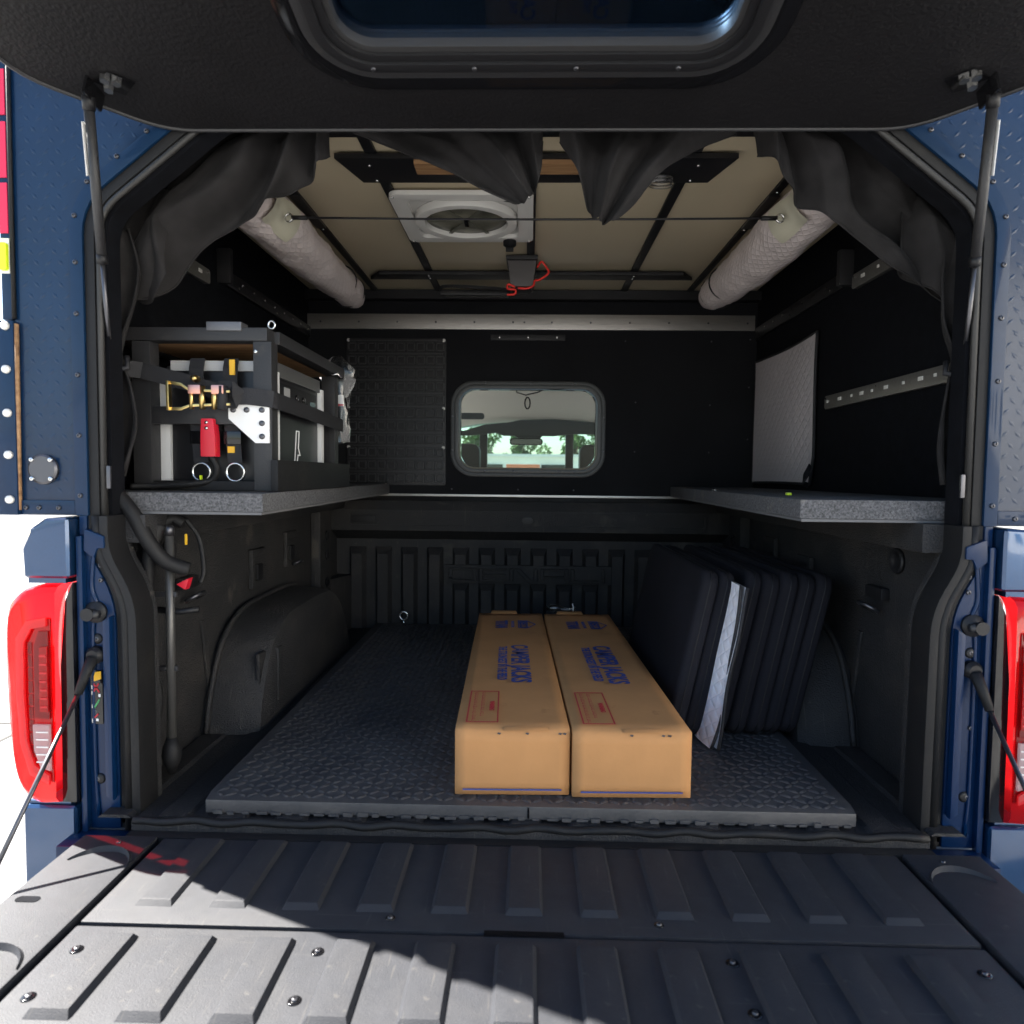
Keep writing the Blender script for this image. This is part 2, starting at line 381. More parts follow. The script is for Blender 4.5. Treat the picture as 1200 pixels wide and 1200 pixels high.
# sill at the rear of the bed floor with a bent rubber lip
sl = MB().box(-.783, .783, -.075, -.0505, -.06, -.022).build('bed_sill', M_rubber, truck, bevel=.004)
MB().tube([(x*.02, -.047+.002*math.sin(x*1.3), -.004+.0025*math.sin(x*.9)) for x in range(-39, 40)], .008, 6).build('seal', M_rubber, sl, smooth=True)
for s in S2:
    sw = MB().box(min(s*.86, s*.875), max(s*.86, s*.875), .03, 1.74, -.03, .585).build('bed_side_wall', M_liner, truck)
    # upper rail return, raised panels and pockets
    MB().yz([(.05,.54),(1.70,.54),(1.70,.60),(.05,.60)], s*.80, s*.859).build('rail_lip', M_liner, sw, bevel=.006)
    MB().box(min(s*.818,s*.859), max(s*.818,s*.859), 1.32, 1.47, .02, .54).build('stake_pocket', M_liner, sw, bevel=.012)
    for z in (.44, .36, .25, .19):
        MB().lathe([(.018, 0), (.022, -.004*s), (.016, -.008*s), (.012, -.002*s)], (s*.8175, 1.395, z), 'x', 12).build('plug', M_plastic, sw, smooth=True)
    for y0, z0 in ((.72,.33), (1.02,.36)):
        MB().yz([(y0,z0),(y0+.022,z0),(y0+.022,z0+.10),(y0+.11,z0+.10),(y0+.11,z0+.122),(y0,z0+.122)], s*.845, s*.8595).build('raised_bracket', M_liner, sw, bevel=.006)
        MB().box(min(s*.848,s*.859), max(s*.848,s*.859), y0+.05, y0+.09, z0+.02, z0+.07).build('tie_down_plate', M_plastic, sw, bevel=.004)
    MB().tube([(s*.85, 1.09, .36), (s*.828, 1.10, .37), (s*.828, 1.13, .37), (s*.85, 1.14, .36)], .006, 8).build('tie_down_loop', M_dsteel, sw, smooth=True)
    MB().box(min(s*.838,s*.8595), max(s*.838,s*.8595), .28, .36, .40, .43).build('tie_down_plate', M_plastic, sw, bevel=.006)
    MB().tube([(s*.845, .30, .37), (s*.82, .31, .385), (s*.82, .35, .385), (s*.845, .36, .37)], .006, 8).build('tie_down_loop', M_dsteel, sw, smooth=True)
    MB().lathe([(.03, 0), (.03, -.006*s), (.024, -.01*s), (.02, -.003*s)], (s*.8595, .25, .50), 'x', 18).build('round_plug', M_plastic, sw, smooth=True)
    MB().yz([(.42,.30),(.46,.10),(.52,.02),(.50,.02),(.44,.09),(.40,.30)], s*.852, s*.8595).build('wall_crease', M_liner, sw, bevel=.004)
    # wheel housing: an arch swept towards the middle of the bed
    prof = [(.40,-.004),(.43,.10),(.50,.215),(.60,.272),(.72,.29),(1.0,.29),(1.13,.27),(1.24,.205),(1.32,.10),(1.37,-.004)]
    pp = [(p[0], p[1]) for p in catmull([(a, b, 0) for a, b in prof], 4)]
    vs_, fs_ = [], []; n_ = len(pp)
    secs = [(.859, 1, 1), (.80, .995, 1.0), (.735, .975, .985), (.712, .95, .95), (.702, .90, .88)]
    cyy = .89
    for (x, ky, kz) in secs:
        for (y, z) in pp: vs_.append((s*x, cyy+(y-cyy)*ky, z*kz))
    for i in range(len(secs)-1):
        for j in range(n_-1): fs_.append((i*n_+j, i*n_+j+1, (i+1)*n_+j+1, (i+1)*n_+j))
    fs_.append(tuple((len(secs)-1)*n_+j for j in range(n_)))
    wh = MB().add(vs_, fs_).build('wheel_housing', M_liner, truck, smooth=True, autosm=True)
    MB().tube([(s*.842, y-.006 if y < .9 else y+.006, z+.006) for y, z in pp], .008, 6).build('flange', M_liner, wh, smooth=True)
    MB().box(min(s*.697,s*.712), max(s*.697,s*.712), .53, .565, .05, .20).build('stiffener', M_liner, wh, bevel=.006)
    MB().box(min(s*.722,s*.732), max(s*.722,s*.732), .455, .50, .05, .20).build('stiffener', M_liner, wh, bevel=.004)
    # rear pillar: black liner return with a rubber seal profile
    inner = smooth_path([(s*.842,.60),(s*.842,.53),(s*.788,.43),(s*.785,-.045)], .05)
    inner = [(p[0], p[1]) for p in inner]
    o1 = [(x+s*.018, z) for x, z in inner]; o2 = [(x+s*.046, z) for x, z in inner]
    pil = MB().strip(inner, o1, -.012, .055).build('bed_pillar', M_rubber, truck, bevel=.004)
    MB().strip(o1, o2, .0, .055).build('pillar_liner', M_rubber, pil)
    MB().tube([(x+s*.027, -.001, z) for x, z in inner], .011, 8).build('seal', M_rubber, pil, smooth=True)
    MB().strip([(x-s*.0, z) for x, z in inner], [(s*.862, z) for x, z in inner], .056, .07).build('liner_return', M_liner, pil)
    # painted corner post with stepped pressings
    edge = [(x+s*.047, z) for x, z in inner]
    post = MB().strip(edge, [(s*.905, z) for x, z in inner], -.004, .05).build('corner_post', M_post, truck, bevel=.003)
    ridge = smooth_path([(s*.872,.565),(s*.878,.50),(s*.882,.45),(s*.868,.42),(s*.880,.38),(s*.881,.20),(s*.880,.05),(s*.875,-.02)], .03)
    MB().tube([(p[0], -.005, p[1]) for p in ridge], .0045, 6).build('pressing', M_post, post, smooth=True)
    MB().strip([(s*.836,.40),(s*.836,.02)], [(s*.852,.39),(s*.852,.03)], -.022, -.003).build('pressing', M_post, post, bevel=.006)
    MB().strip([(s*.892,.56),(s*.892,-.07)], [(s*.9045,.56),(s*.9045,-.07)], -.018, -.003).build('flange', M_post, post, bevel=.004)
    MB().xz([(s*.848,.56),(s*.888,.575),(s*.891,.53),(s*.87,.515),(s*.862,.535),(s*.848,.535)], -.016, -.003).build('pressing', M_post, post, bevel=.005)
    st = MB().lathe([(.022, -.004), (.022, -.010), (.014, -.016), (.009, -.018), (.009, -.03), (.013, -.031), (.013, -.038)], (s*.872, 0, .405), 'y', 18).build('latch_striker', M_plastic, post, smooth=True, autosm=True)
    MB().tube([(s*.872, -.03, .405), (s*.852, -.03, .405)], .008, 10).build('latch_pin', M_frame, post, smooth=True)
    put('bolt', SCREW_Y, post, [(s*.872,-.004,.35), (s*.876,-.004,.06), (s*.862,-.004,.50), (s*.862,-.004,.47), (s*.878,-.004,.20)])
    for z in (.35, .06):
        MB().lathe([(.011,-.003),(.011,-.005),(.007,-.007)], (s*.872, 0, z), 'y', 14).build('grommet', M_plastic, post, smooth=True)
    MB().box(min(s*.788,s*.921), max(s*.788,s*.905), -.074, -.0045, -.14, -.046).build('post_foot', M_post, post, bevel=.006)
    # fender cap, lower quarter and outer skin
    cap = MB().xz([(s*.908,.476),(s*1.0,.476),(s*1.003,.535),(s*.985,.575),(s*.955,.596),(s*.908,.598)], -.035, .30).build('bed_side_cap', M_blue, truck, bevel=.012, seg=3)
    MB().box(min(s*.908,s*1.018), max(s*.908,s*1.018), -.03, .30, -.34, .012).build('lower_quarter', M_blue, truck, bevel=.012, seg=3)
    MB().box(min(s*1.0,s*1.03), max(s*1.0,s*1.03), .301, 1.86, -.34, .594).build('bed_outer_panel', M_blue, truck, bevel=.01)
    # lamp housing divider (gloss black)
    MB().xz([(s*.9065,.02),(s*.936,.02),(s*.934,.30),(s*.922,.43),(s*.9065,.468)], -.028, .05).build('lamp_divider', M_gloss, truck, bevel=.003)
    # --- tail lamp: hollow lens shell over a pale reflector, so that daylight on its side glows through
    out = catmull([(.937,.018,0),(.985,.020,0),(1.02,.06,0),(1.036,.15,0),(1.042,.27,0),(1.036,.40,0),(1.015,.445,0),(.975,.462,0),(.930,.466,0)], 5)
    outl = [(s*p[0], p[1]) for p in out]
    lamp = MB()
    n_ = len(outl); vs_ = []
    rows = [(.14, 0), (-.02, 0), (-.035, .006), (-.043, .018)]
    cxl, czl = s*.95, .24
    for (yy, ins) in rows:
        for (x, z) in outl:
            d = Vector((x-cxl, z-czl)); L = d.length; d *= (L-ins)/L if L else 1
            vs_.append((cxl+d.x, yy, czl+d.y))
    fs_ = [(i*n_+j, i*n_+j+1, (i+1)*n_+j+1, (i+1)*n_+j) for i in range(3) for j in range(n_-1)]
    fs_.append(tuple(3*n_+j for j in range(n_)))
    lampo = lamp.add(vs_, fs_).build('tail_lamp', M_lens, truck, smooth=True, autosm=True)
    MB().box(min(s*.925,s*1.03), max(s*.925,s*1.03), .141, .15, .03, .45).build('reflector', M_white, lampo)
    ring_o = [(s*a, b) for a, b in [(.945,.402),(.985,.395),(1.006,.36),(1.008,.25),(1.003,.15),(.985,.085),(.945,.065)]]
    ring_i = [(s*a, b) for a, b in [(.945,.384),(.975,.378),(.990,.35),(.992,.25),(.988,.155),(.974,.105),(.945,.085)]]
    MB().strip(ring_o, ring_i, -.052, -.0456).build('light_guide', M_guide, lampo, bevel=.003)
    MB().xz([(s*.940,.398),(s*.984,.392),(s*1.003,.358),(s*1.005,.25),(s*1.0,.152),(s*.983,.088),(s*.940,.068)], -.0455, -.0425).build('inner_panel', M_lens2, lampo, bevel=.002)
    inner_o = [(s*.942,.375),(s*.962,.374),(s*.972,.345),(s*.974,.20),(s*.942,.198)]
    MB().xz(inner_o, -.050, -.0456).build('brake_lens', M_lens2, lampo, bevel=.003)
    MB().xz([(s*.942,.345),(s*.958,.343),(s*.960,.215),(s*.942,.213)], -.054, -.0501).build('brake_element', M_lens, lampo, bevel=.003)
    MB().xz([(s*.942,.188),(s*.976,.188),(s*.974,.135),(s*.962,.10),(s*.942,.094)], -.053, -.0456).build('reversing_lens', M_revlens, lampo, bevel=.004)
    for kz in range(7):
        MB().box(min(s*.9435,s*.957), max(s*.9435,s*.957), -.0555, -.0541, .222+kz*.017, .226+kz*.017).build('lens_rib', M_guide, lampo)
        if kz < 5: MB().box(min(s*.944,s*.968), max(s*.944,s*.968), -.0545, -.0531, .112+kz*.015, .1145+kz*.015).build('lens_rib', M_white, lampo)
    for kz in range(9):
        MB().box(min(s*.977,s*.986), max(s*.977,s*.986), -.0466, -.0456, .12+kz*.026, .143+kz*.026).build('light_segment', M_lens2, lampo)
    MB().box(min(s*.924,s*1.0), max(s*.924,s*1.0), -.02, .25, .4645, .4755).build('lamp_housing', M_blue, truck)
    MB().box(min(s*.924,s*1.01), max(s*.924,s*1.01), -.02, .25, .0125, .0185).build('lamp_housing', M_blue, truck)
    # tailgate cable
    cab = MB().tube([(s*.872,-.02,.315),(s*.880,-.032,.285),(s*.884,-.05,.25)], [.012,.010,.008], 10).build('tailgate_cable', M_rubber, truck, smooth=True)
    MB().lathe([(.018,-.005),(.018,-.016),(.012,-.024)], (s*.872, 0, .318), 'y', 14).build('anchor', M_plastic, cab, smooth=True, autosm=True)
    MB().tube([(s*.884,-.048,.252),(s*.893,-.29,-.015)], .0042, 8).build('cable', M_dsteel, cab, smooth=True)
# warning sticker on the left post
stk = MB().box(-.886, -.862, -.0075, -.0055, .175, .285).build('warning_sticker', M_gloss, truck)
MB().xz([(-.883,.262),(-.864,.268),(-.864,.284),(-.876,.282)], -.0085, -.0076).build('yellow_panel', M_yellow, stk)
for (a, b, m) in [((-.880,.259),(-.868,.240),M_redink),((-.869,.259),(-.880,.242),M_redink),((-.879,.208),(-.868,.226),M_grnink),((-.882,.214),(-.879,.208),M_grnink),((-.879,.188),(-.871,.196),M_redink)]:
    MB().bar((a[0],-.0083,a[1]), (b[0],-.0083,b[1]), .0008, .003, (0,0,1) if abs(a[1]-b[1]) < 1e-6 else (1,0,0)).build('print_mark', m, stk)
for (x, z, a, b) in [(-.884,.247,.004,.008),(-.884,.235,.003,.008),(-.870,.231,.004,.006),(-.884,.208,.004,.007),(-.884,.178,.005,.008),(-.876,.181,.005,.005)]:
    MB().box(x, x+a, -.0084, -.0076, z, z+b).build('print_mark', M_wht2, stk)
# --- front wall of the bed
fw = MB().box(-.86, .86, 1.70, 1.74, -.03, .40).build('bed_front_wall', M_liner, truck)
top = MB().yz([(1.60,.445),(1.60,.535),(1.62,.575),(1.75,.59),(1.75,.40),(1.70,.40),(1.65,.425)], -.86, .86).build('header_rail', M_liner, fw, bevel=.006)
for a, b in ((-.78,-.13), (-.095,.07), (.105,.76)):
    MB().ring(rrect(a, b, .462, .53, .012, 3), rrect(a+.008, b-.008, .47, .522, .01, 3), 1.594, 1.602).build('recess_frame', M_liner, fw)
for a, b in ((-.77,-.66), (-.03,.02)):
    MB().xz(rrect(a, b, .478, .512, .016, 4), 1.593, 1.602).build('slot_cover', M_plastic, fw, bevel=.003)
i = 0
x = -.80
while x < .80:
    wd = .074
    if not (-.38 < x+wd/2 < .38): pz = [(.0, .365)]
    else: pz = [(.0, .207), (.291, .365)]
    for z0, z1 in pz:
        MB().add([(x,1.70,z0),(x+wd,1.70,z0),(x+wd-.014,1.668,z0),(x+.014,1.668,z0),(x,1.70,z1),(x+wd,1.70,z1),(x+wd-.014,1.668,z1-.03),(x+.014,1.668,z1-.03)],
            [(0,1,2,3),(4,7,6,5),(3,2,6,7),(0,3,7,4),(1,5,6,2)]).build('rib', M_liner, fw)
    x += .1155
# embossed name plate
npl = MB().box(-.372, .372, 1.672, 1.6995, .208, .29).build('name_plate', M_liner, fw, bevel=.004)
lets = {'D': [(0,0,.14,.28),(.86,0,1,1),(0,0,1,.16),(0,.84,1,1),(.0,.3,.14,1)], 'E': [(0,0,.14,1),(0,0,1,.18),(0,.42,.95,.58),(0,.82,1,1)],
        'N': [(0,0,.14,1),(.86,0,1,1),'n'], 'A': [(0,0,.14,1),(.86,0,1,1),(0,.82,1,1),(0,.3,1,.46)], 'L': [(0,0,.14,1),(0,0,1,.18)], 'I': [(.2,0,.8,1)]}
xx = -.352
for ch, wd in (('D',.125),('E',.125),('N',.125),('A',.125),('L',.125),('I',.022)):
    mb = MB(); z0, h = .219, .06
    for st_ in lets[ch]:
        if st_ == 'n':
            mb.xz([(xx+.02,z0+h),(xx+.045,z0+h),(xx+wd-.02,z0),(xx+wd-.045,z0)], 1.6575, 1.673)
        else:
            a, b, c, d = st_; mb.box(xx+a*wd, xx+c*wd, 1.657+random.random()*.0004, 1.673, z0+b*h, z0+d*h)
    obj('letter', mb.mesh('letter', M_liner, bevel=.003, seg=1), fw); xx += wd+.0095
for s in S2:   # angled corner panels
    MB().xy([(s*.859,1.46),(s*.859,1.70),(s*.78,1.70)], -.004, .24).build('corner_panel', M_liner, fw, bevel=.006)

# --- tailgate, lowered
tg = MB().box(-.858, .858, -.585, -.078, -.10, -.036).build('tailgate', M_gate, truck, bevel=.006)
zt = -.020
def arc_pts(cx, cy, r, a0, a1, n=20): return [(cx+r*math.cos(R(a0+(a1-a0)*k/n)), cy+r*math.sin(R(a0+(a1-a0)*k/n))) for k in range(n+1)]
upn = MB().box(-.700, .700, -.333, -.082, -.0355, zt).build('upper_panel', M_gate, tg, bevel=.004)
lpn = MB().box(-.700, .700, -.585, -.340, -.0355, zt-.001).build('lower_panel', M_gate, tg, bevel=.004)
def ribmesh(L, h):
    w0, w1 = .031, .0255
    return MB().add([(-w0,0,0),(w0,0,0),(w0,-L,0),(-w0,-L,0),(-w1,-.006,h),(w1,-.006,h),(w1,-L+.010,h),(-w1,-L+.010,h)],
        [(4,7,6,5),(0,4,5,1),(1,5,6,2),(2,6,7,3),(3,7,4,0)]).mesh('rib', M_gate, bevel=.0016, seg=2)
r1, r2 = ribmesh(.205, .0075), ribmesh(.165, .009)
for n in range(-5, 6):
    obj('rib', r1, tg, (n*.1215, -.086, zt-.0002)); obj('rib', r2, tg, (n*.1215-.012, -.362, zt-.0012))
for s in S2:
    sp = MB().box(min(s*.714,s*.858), max(s*.714,s*.858), -.585, -.079, -.0355, zt+.002).build('side_panel', M_gate, tg, bevel=.005)
    # crescent shaped lips: a wedge whose steep inner face looks at the tailgate's end
    for cy_, rr in ((-.185,.062), (-.45,.058)):
        nn = 24; mb = MB()
        for k_ in range(nn+1):
            q = k_/nn; a = R(172-155*q); w_ = .003+.016*math.sin(math.pi*min(1, q*.9+.05))*(.35+.65*q)
            h_ = .0015+.0075*math.sin(math.pi*min(1, q*.86+.08))
            co, si = math.cos(a)*s, math.sin(a); cx_ = s*.775
            mb.v += [(cx_+co*rr, cy_+si*rr, zt+.0022), (cx_+co*(rr-w_*.6), cy_+si*(rr-w_*.6), zt+.002+h_), (cx_+co*(rr-w_), cy_+si*(rr-w_), zt+.0022)]
        for k_ in range(nn):
            o = 3*k_; mb.f += [(o, o+3, o+4, o+1), (o+1, o+4, o+5, o+2)]
        mb.build('crescent_lip', M_gate, tg, smooth=True, autosm=True)
    MB().prism([(a, b) for a, b in rrect(s*.82-.02, s*.82+.02, -.292, -.276, .0075, 4)], lambda x, y: (x, y, zt-.004), lambda x, y: (x, y, zt+.0027)).build('slot', M_felt, tg)
    put('screw', SCREW_Z, tg, [(s*.775,-.105,zt+.002)])
for s in S2:
    for (x, y) in ((.664,-.395),(.668,-.489),(.306,-.386),(.308,-.482)):
        MB().lathe([(.010,0),(.009,.0012),(.006,.0014)], (s*x, y, zt-.001), 'z', 16).build('screw_cup', M_gloss, tg, smooth=True)
        obj('screw', SCREW_Z, tg, (s*x, y, zt+.0004))
    MB().lathe([(.008,0),(.007,.0012),(.005,.0014)], (s*.214, -.305, zt), 'z', 16).build('screw_cup', M_gloss, tg, smooth=True)
    obj('screw', SCREW_Z, tg, (s*.214, -.305, zt+.0008))
MB().box(-.062, .062, -.341, -.329, zt-.004, zt+.0006).build('handle_slot', M_gloss, tg)
# --- wheels
for s in S2:
    for y in (.89, 4.5):
        wl = MB().lathe([(.20,-.13),(.36,-.135),(.40,-.10),(.405,0),(.40,.10),(.36,.135),(.20,.13)], (s*.87, y, -.495), 'x', 40).build('wheel', M_tyre, truck, smooth=True)
        MB().lathe([(.235,-.02*s),(.235,.136*s),(.20,.138*s),(.18,.10*s),(.05,.11*s),(.03,.12*s)], (s*.87, y, -.495), 'x', 30).build('rim', M_alu, wl, smooth=True)
# --- bumper below the tailgate
MB().xz(rrect(-.99, .99, -.42, -.20, .03, 3), -.16, .05).build('rear_bumper', M_gloss, truck, bevel=.01)
# --- cab seen through the front window
hl = MB(); N = 8
for i in range(N+1):
    y = 1.98+i*1.62/N; z = 1.135-.085*(i/N)**1.3
    for j in range(N+1):
        x = -.74+1.48*j/N; hl.v.append((x, y, z-.09*abs(x/.74)**3))
hl.f = [(i*(N+1)+j, i*(N+1)+j+1, (i+1)*(N+1)+j+1, (i+1)*(N+1)+j) for i in range(N) for j in range(N)]
hl.build('headliner', M_beige, truck, smooth=True, fix=False)
MB().box(-.78, .78, 1.97, 3.62, 1.145, 1.18).build('cab_roof', M_blue, truck, bevel=.02)
MB().box(-.93, .93, 1.90, 5.6, -.45, .66).build('cab_body', M_seat, truck, bevel=.03)
MB().box(-.92, .92, 4.0, 5.6, .665, .69).build('bonnet', M_blue, truck, bevel=.01)
for s in S2:
    for (y0, z0, y1, z1, wd) in ((1.96,.66,2.0,1.13,.10), (2.75,.66,2.75,1.12,.09), (4.0,.66,3.5,1.10,.08)):
        MB().bar((s*.88,y0,z0), (s*.76,y1,z1), wd, .06, (1,0,0)).build('cab_pillar', M_seat, truck, bevel=.01)
hdr = MB().xz([(-.44,.985),(-.30,1.03),(-.14,1.045),(-.06,1.062),(.16,1.066),(.34,1.055),(.74,1.02),(.74,.965),(.30,.97),(.16,.955),(.10,.955),(-.18,.955),(-.22,.975),(-.40,.955),(-.70,.945),(-.70,1.02)], 3.30, 3.33).build('windscreen_header', M_seat, truck)
MB().xz([(-.105,.955),(.085,.955),(.06,.925),(-.06,.925)], 3.25, 3.32).build('sensor_housing', M_plastic, truck, bevel=.004)
mir = MB().xz(rrect(-.13, .085, .885, .928, .018, 4), 3.10, 3.14).build('rear_view_mirror', M_gloss, truck, bevel=.008)
MB().xz(rrect(-.12, .075, .891, .922, .014, 4), 3.096, 3.0995).build('mirror_glass', mat('mirror dark', (.05,.05,.045), .1, metal=.6), mir)
for (x0, x1, z0, z1) in ((-.40,-.255,1.0,1.035),):
    MB().xz(rrect(x0, x1, z0, z1, .015, 4), 2.5, 2.53).build('grab_handle', M_seat, truck, bevel=.006)
for (x, y) in ((-.43,2.95), (.43,2.95)):
    MB().xz(rrect(x-.12, x+.12, .70, .885, .05, 5), y, y+.10).build('headrest', M_seat, truck, bevel=.02)
MB().add([(-.74,3.46,1.07),(.74,3.46,1.07),(.86,4.05,.69),(-.86,4.05,.69)], [(0,1,2,3)]).build('windscreen', M_wind, truck, fix=False)
MB().box(-.80, .80, 3.75, 4.05, .662, .705).build('dashboard', M_seat, truck, bevel=.02)
MB().box(-.345, -.29, 3.38, 3.42, .66, 1.0).build('inner_pillar', M_seat, truck, bevel=.01)
MB().box(.245, .30, 3.38, 3.42, .66, 1.0).build('inner_pillar', M_seat, truck, bevel=.01)

# ================================================================== camper shell
shell = thing('camper_shell', (0, .9, .60), 'blue and black truck camper shell with its rear hatch raised', 'camper')
OPEN = [(p[0], p[1]) for p in smooth_path([(-.885,.60),(-.885,1.213),(-.612,1.43),(.612,1.43),(.885,1.213),(.885,.60)], .06, 5)]   # rear opening
half = len(OPEN)//2
for s in S2:
    bit = [(x, z) for x, z in OPEN if x*s > 0]
    if s > 0: bit = bit[::-1]
    poly = bit + [(0,1.43),(0,1.70)]+[(s*.3,1.70),(s*1.03,1.70),(s*1.03,.60)]
    rp = MB().xz(poly, .002, .03).build('rear_panel', M_plate, shell)
    # raised diamond lugs
    mb = MB(); rw = 0
    zz = .65
    while zz < 1.48:
        for c in range(5):
            x = .922+.0245*c + (.012 if rw % 2 else 0)
            if x > 1.018 or (zz > 1.17 and x < .9): pass
            else:
                up_ = (c+rw) % 2 == 0; L = .0105; dx, dz = L*.72, L*.72*(1 if up_ else -1); nx, nz = (-.0026*(1 if up_ else -1), .0026)
                P = (s*x, zz)
                mb.add([(P[0]-dx,.002,P[1]-dz),(P[0]+nx,.002,P[1]+nz),(P[0]+dx,.002,P[1]+dz),(P[0]-nx,.002,P[1]-nz),(P[0],.0008,P[1])], [(0,1,4),(1,2,4),(2,3,4),(3,0,4)])
        zz += .0215; rw += 1
    # upper part beside the sloping corner
    for r_ in range(14):
        for c in range(10):
            x = .72+.0245*c+(.012 if r_ % 2 else 0); z = 1.24+.0215*r_
            if x > .915 or z < 1.43+.045-(x-.612)*.795: continue
            up_ = (c+r_) % 2 == 0; L = .0105; dx, dz = L*.72, L*.72*(1 if up_ else -1); nx, nz = (-.0026*(1 if up_ else -1), .0026)
            mb.add([(s*x-dx,.002,z-dz),(s*x+nx,.002,z+nz),(s*x+dx,.002,z+dz),(s*x-nx,.002,z-nz),(s*x,.0008,z)], [(0,1,4),(1,2,4),(2,3,4),(3,0,4)])
    lug = mb.build('diamond_tread', M_plate, rp, smooth=True); lug['kind'] = 'stuff'
    # flat trim round the opening and along the bottom, with rivets
    b2 = bit if s < 0 else bit
    off = offset2(b2, .026 if s < 0 else -.026)
    MB().strip(b2, off, -.006, .0015).build('edge_trim', M_trim, rp, bevel=.0015)
    MB().box(min(s*.9125,s*1.022), max(s*.9125,s*1.022), -.004, .0014, .602, .630).build('bottom_trim', M_trim, rp, bevel=.0015)
    put('rivet', SCREW_Y, rp, [(s*.899,-.006,z) for z in (.64,.76,.88,1.00,1.10,1.19)] + [(s*(.872-.06*q),-.006,1.255+.048*q) for q in range(3)] + [(s*.945,-.004,.615),(s*.985,-.004,.615),(s*1.012,-.004,.615)])
    # flange strip with coach bolts, capping the outer corner
    st_ = MB().box(min(s*1.024,s*1.062), max(s*1.024,s*1.062), -.012, .03, .60, .985).build('corner_flange', M_trim, shell, bevel=.002)
    MB().tube([(s*1.026,-.004,.61),(s*1.023,-.004,.98)], .005, 6).build('sealant', M_ply if s < 0 else M_rubber, st_, smooth=True)
    for z in (.631,.720,.803,.889,.974):
        MB().lathe([(.0085,-.012),(.008,-.017),(.004,-.0205)], (s*1.038, 0, z), 'y', 14).build('coach_bolt', M_white, st_, smooth=True)
    st2 = MB().box(min(s*1.031,s*1.05), max(s*1.031,s*1.05), -.004, .03, .988, 1.70).build('corner_flange', M_trim, shell, bevel=.002)
    MB().tube([(s*1.027,-.003,.99),(s*1.026,-.003,1.69)], .004, 6).build('sealant', M_rubber, st2, smooth=True)
    for z0, z1 in ((1.383,1.47),(1.263,1.37),(1.156,1.253)):
        MB().box(min(s*1.0325,s*1.049), max(s*1.0325,s*1.049), -.0065, -.0042, z0, z1).build('reflective_tape', M_redtape, st2)
    MB().box(min(s*1.0315,s*1.05), max(s*1.0315,s*1.05), -.006, -.0042, 1.078, 1.146).build('reflector_base', M_white, st2)
    MB().xz(rrect(min(s*1.032,s*1.0495), max(s*1.032,s*1.0495), 1.083, 1.136, .004, 3), -.014, -.0062).build('reflector', M_hiviz, st2, bevel=.002)
    # side wall: painted skin outside, felt lining inside
    MB().box(min(s*1.005,s*1.03), max(s*1.005,s*1.03), .031, 1.80, .60, 1.70).build('side_skin', M_plate, shell)
    lin = MB().box(min(s*1.0,s*1.0045), max(s*1.0,s*1.0045), .031, 1.75, .60, 1.52).build('side_lining', M_felt, shell)
    inn = [(p[0], p[1]) for p in bit] + [(0,1.43),(0,1.52),(s*1.0,1.52),(s*1.0,.60)]
    MB().xz(inn, .0305, .036).build('rear_lining', M_felt, shell)
    # black rail with rivets under the roof
    rl = MB().box(min(s*.985,s*.9995), max(s*.985,s*.9995), .86, 1.735, 1.295, 1.345).build('side_rail', M_bstrip, shell, bevel=.003)
    put('rivet', RIVET_X, rl, [(s*.985 - (0 if s < 0 else .003), .90+.1*q, 1.325) for q in range(9)] + [(s*.985 - (0 if s < 0 else .003), .97+.35*q, 1.307) for q in range(2)])
    MB().box(min(s*.955,s*.9995), max(s*.955,s*.9995), .835, .858, 1.29, 1.40).build('rail_bracket', M_frame, shell, bevel=.004)
# round blanking cover on the left rear panel
bc = MB().lathe([(.030,.0015),(.030,-.005),(.026,-.008)], (-.976,0,.692), 'y', 28).build('blanking_cover', M_dsteel, shell, smooth=True, autosm=True)
put('screw', SCREW_YS, bc, [(-.976+.019*a, -.008, .692+.019*b) for a in S2 for b in S2])
# header above the opening, gasket and rail round the opening
MB().strip(OPEN, offset2(OPEN, -.020), .0, .030).build('opening_gasket', M_rubber, shell, bevel=.002)
p3 = offset2(OPEN, -.027)
MB().tube([(x, .006, z) for x, z in p3], .0065, 8).build('opening_bulb_seal', mat('seal bulb', (.022,.0215,.021), .5), shell, smooth=True)
MB().strip(offset2(OPEN, -.0205), offset2(OPEN, -.037), .016, .06).build('opening_rail', M_felt, shell)
for s in S2:
    MB().box(min(s*.838,s*.846), max(s*.838,s*.846), -.006, -.001, .655, .70).build('latch_tab', M_dsteel, shell, bevel=.001)
# bulkhead with the front window
def plate_hole(x0, x1, z0, z1, hole, y0, y1):
    cx = sum(p[0] for p in hole)/len(hole); cz = sum(p[1] for p in hole)/len(hole); outer = []
    for (x, z) in hole:
        dx, dz = x-cx, z-cz; t = 1e9
        if dx > 1e-9: t = min(t, (x1-cx)/dx)
        if dx < -1e-9: t = min(t, (x0-cx)/dx)
        if dz > 1e-9: t = min(t, (z1-cz)/dz)
        if dz < -1e-9: t = min(t, (z0-cz)/dz)
        outer.append([cx+dx*t, cz+dz*t])
    for (qx, qz) in ((x0,z0),(x1,z0),(x0,z1),(x1,z1)):
        j = min(range(len(outer)), key=lambda i: (outer[i][0]-qx)**2+(outer[i][1]-qz)**2); outer[j] = [qx, qz]
    return MB().ring([tuple(o) for o in outer], hole, y0, y1)
W = (-.356, .338, .682, 1.110)
bh = plate_hole(-1.0, 1.0, .602, 1.52, rrect(W[0]+.03, W[1]-.03, W[2]+.03, W[3]-.03, .075, 10), 1.75, 1.78).build('bulkhead', M_bulk, shell)
wf = MB().ring(rrect(W[0], W[1], W[2], W[3], .105, 10), rrect(W[0]+.018, W[1]-.018, W[2]+.018, W[3]-.018, .09, 10), 1.738, 1.7498).build('window_frame', mat('window frame black', (.017,.017,.017), .4), shell, bevel=.003)
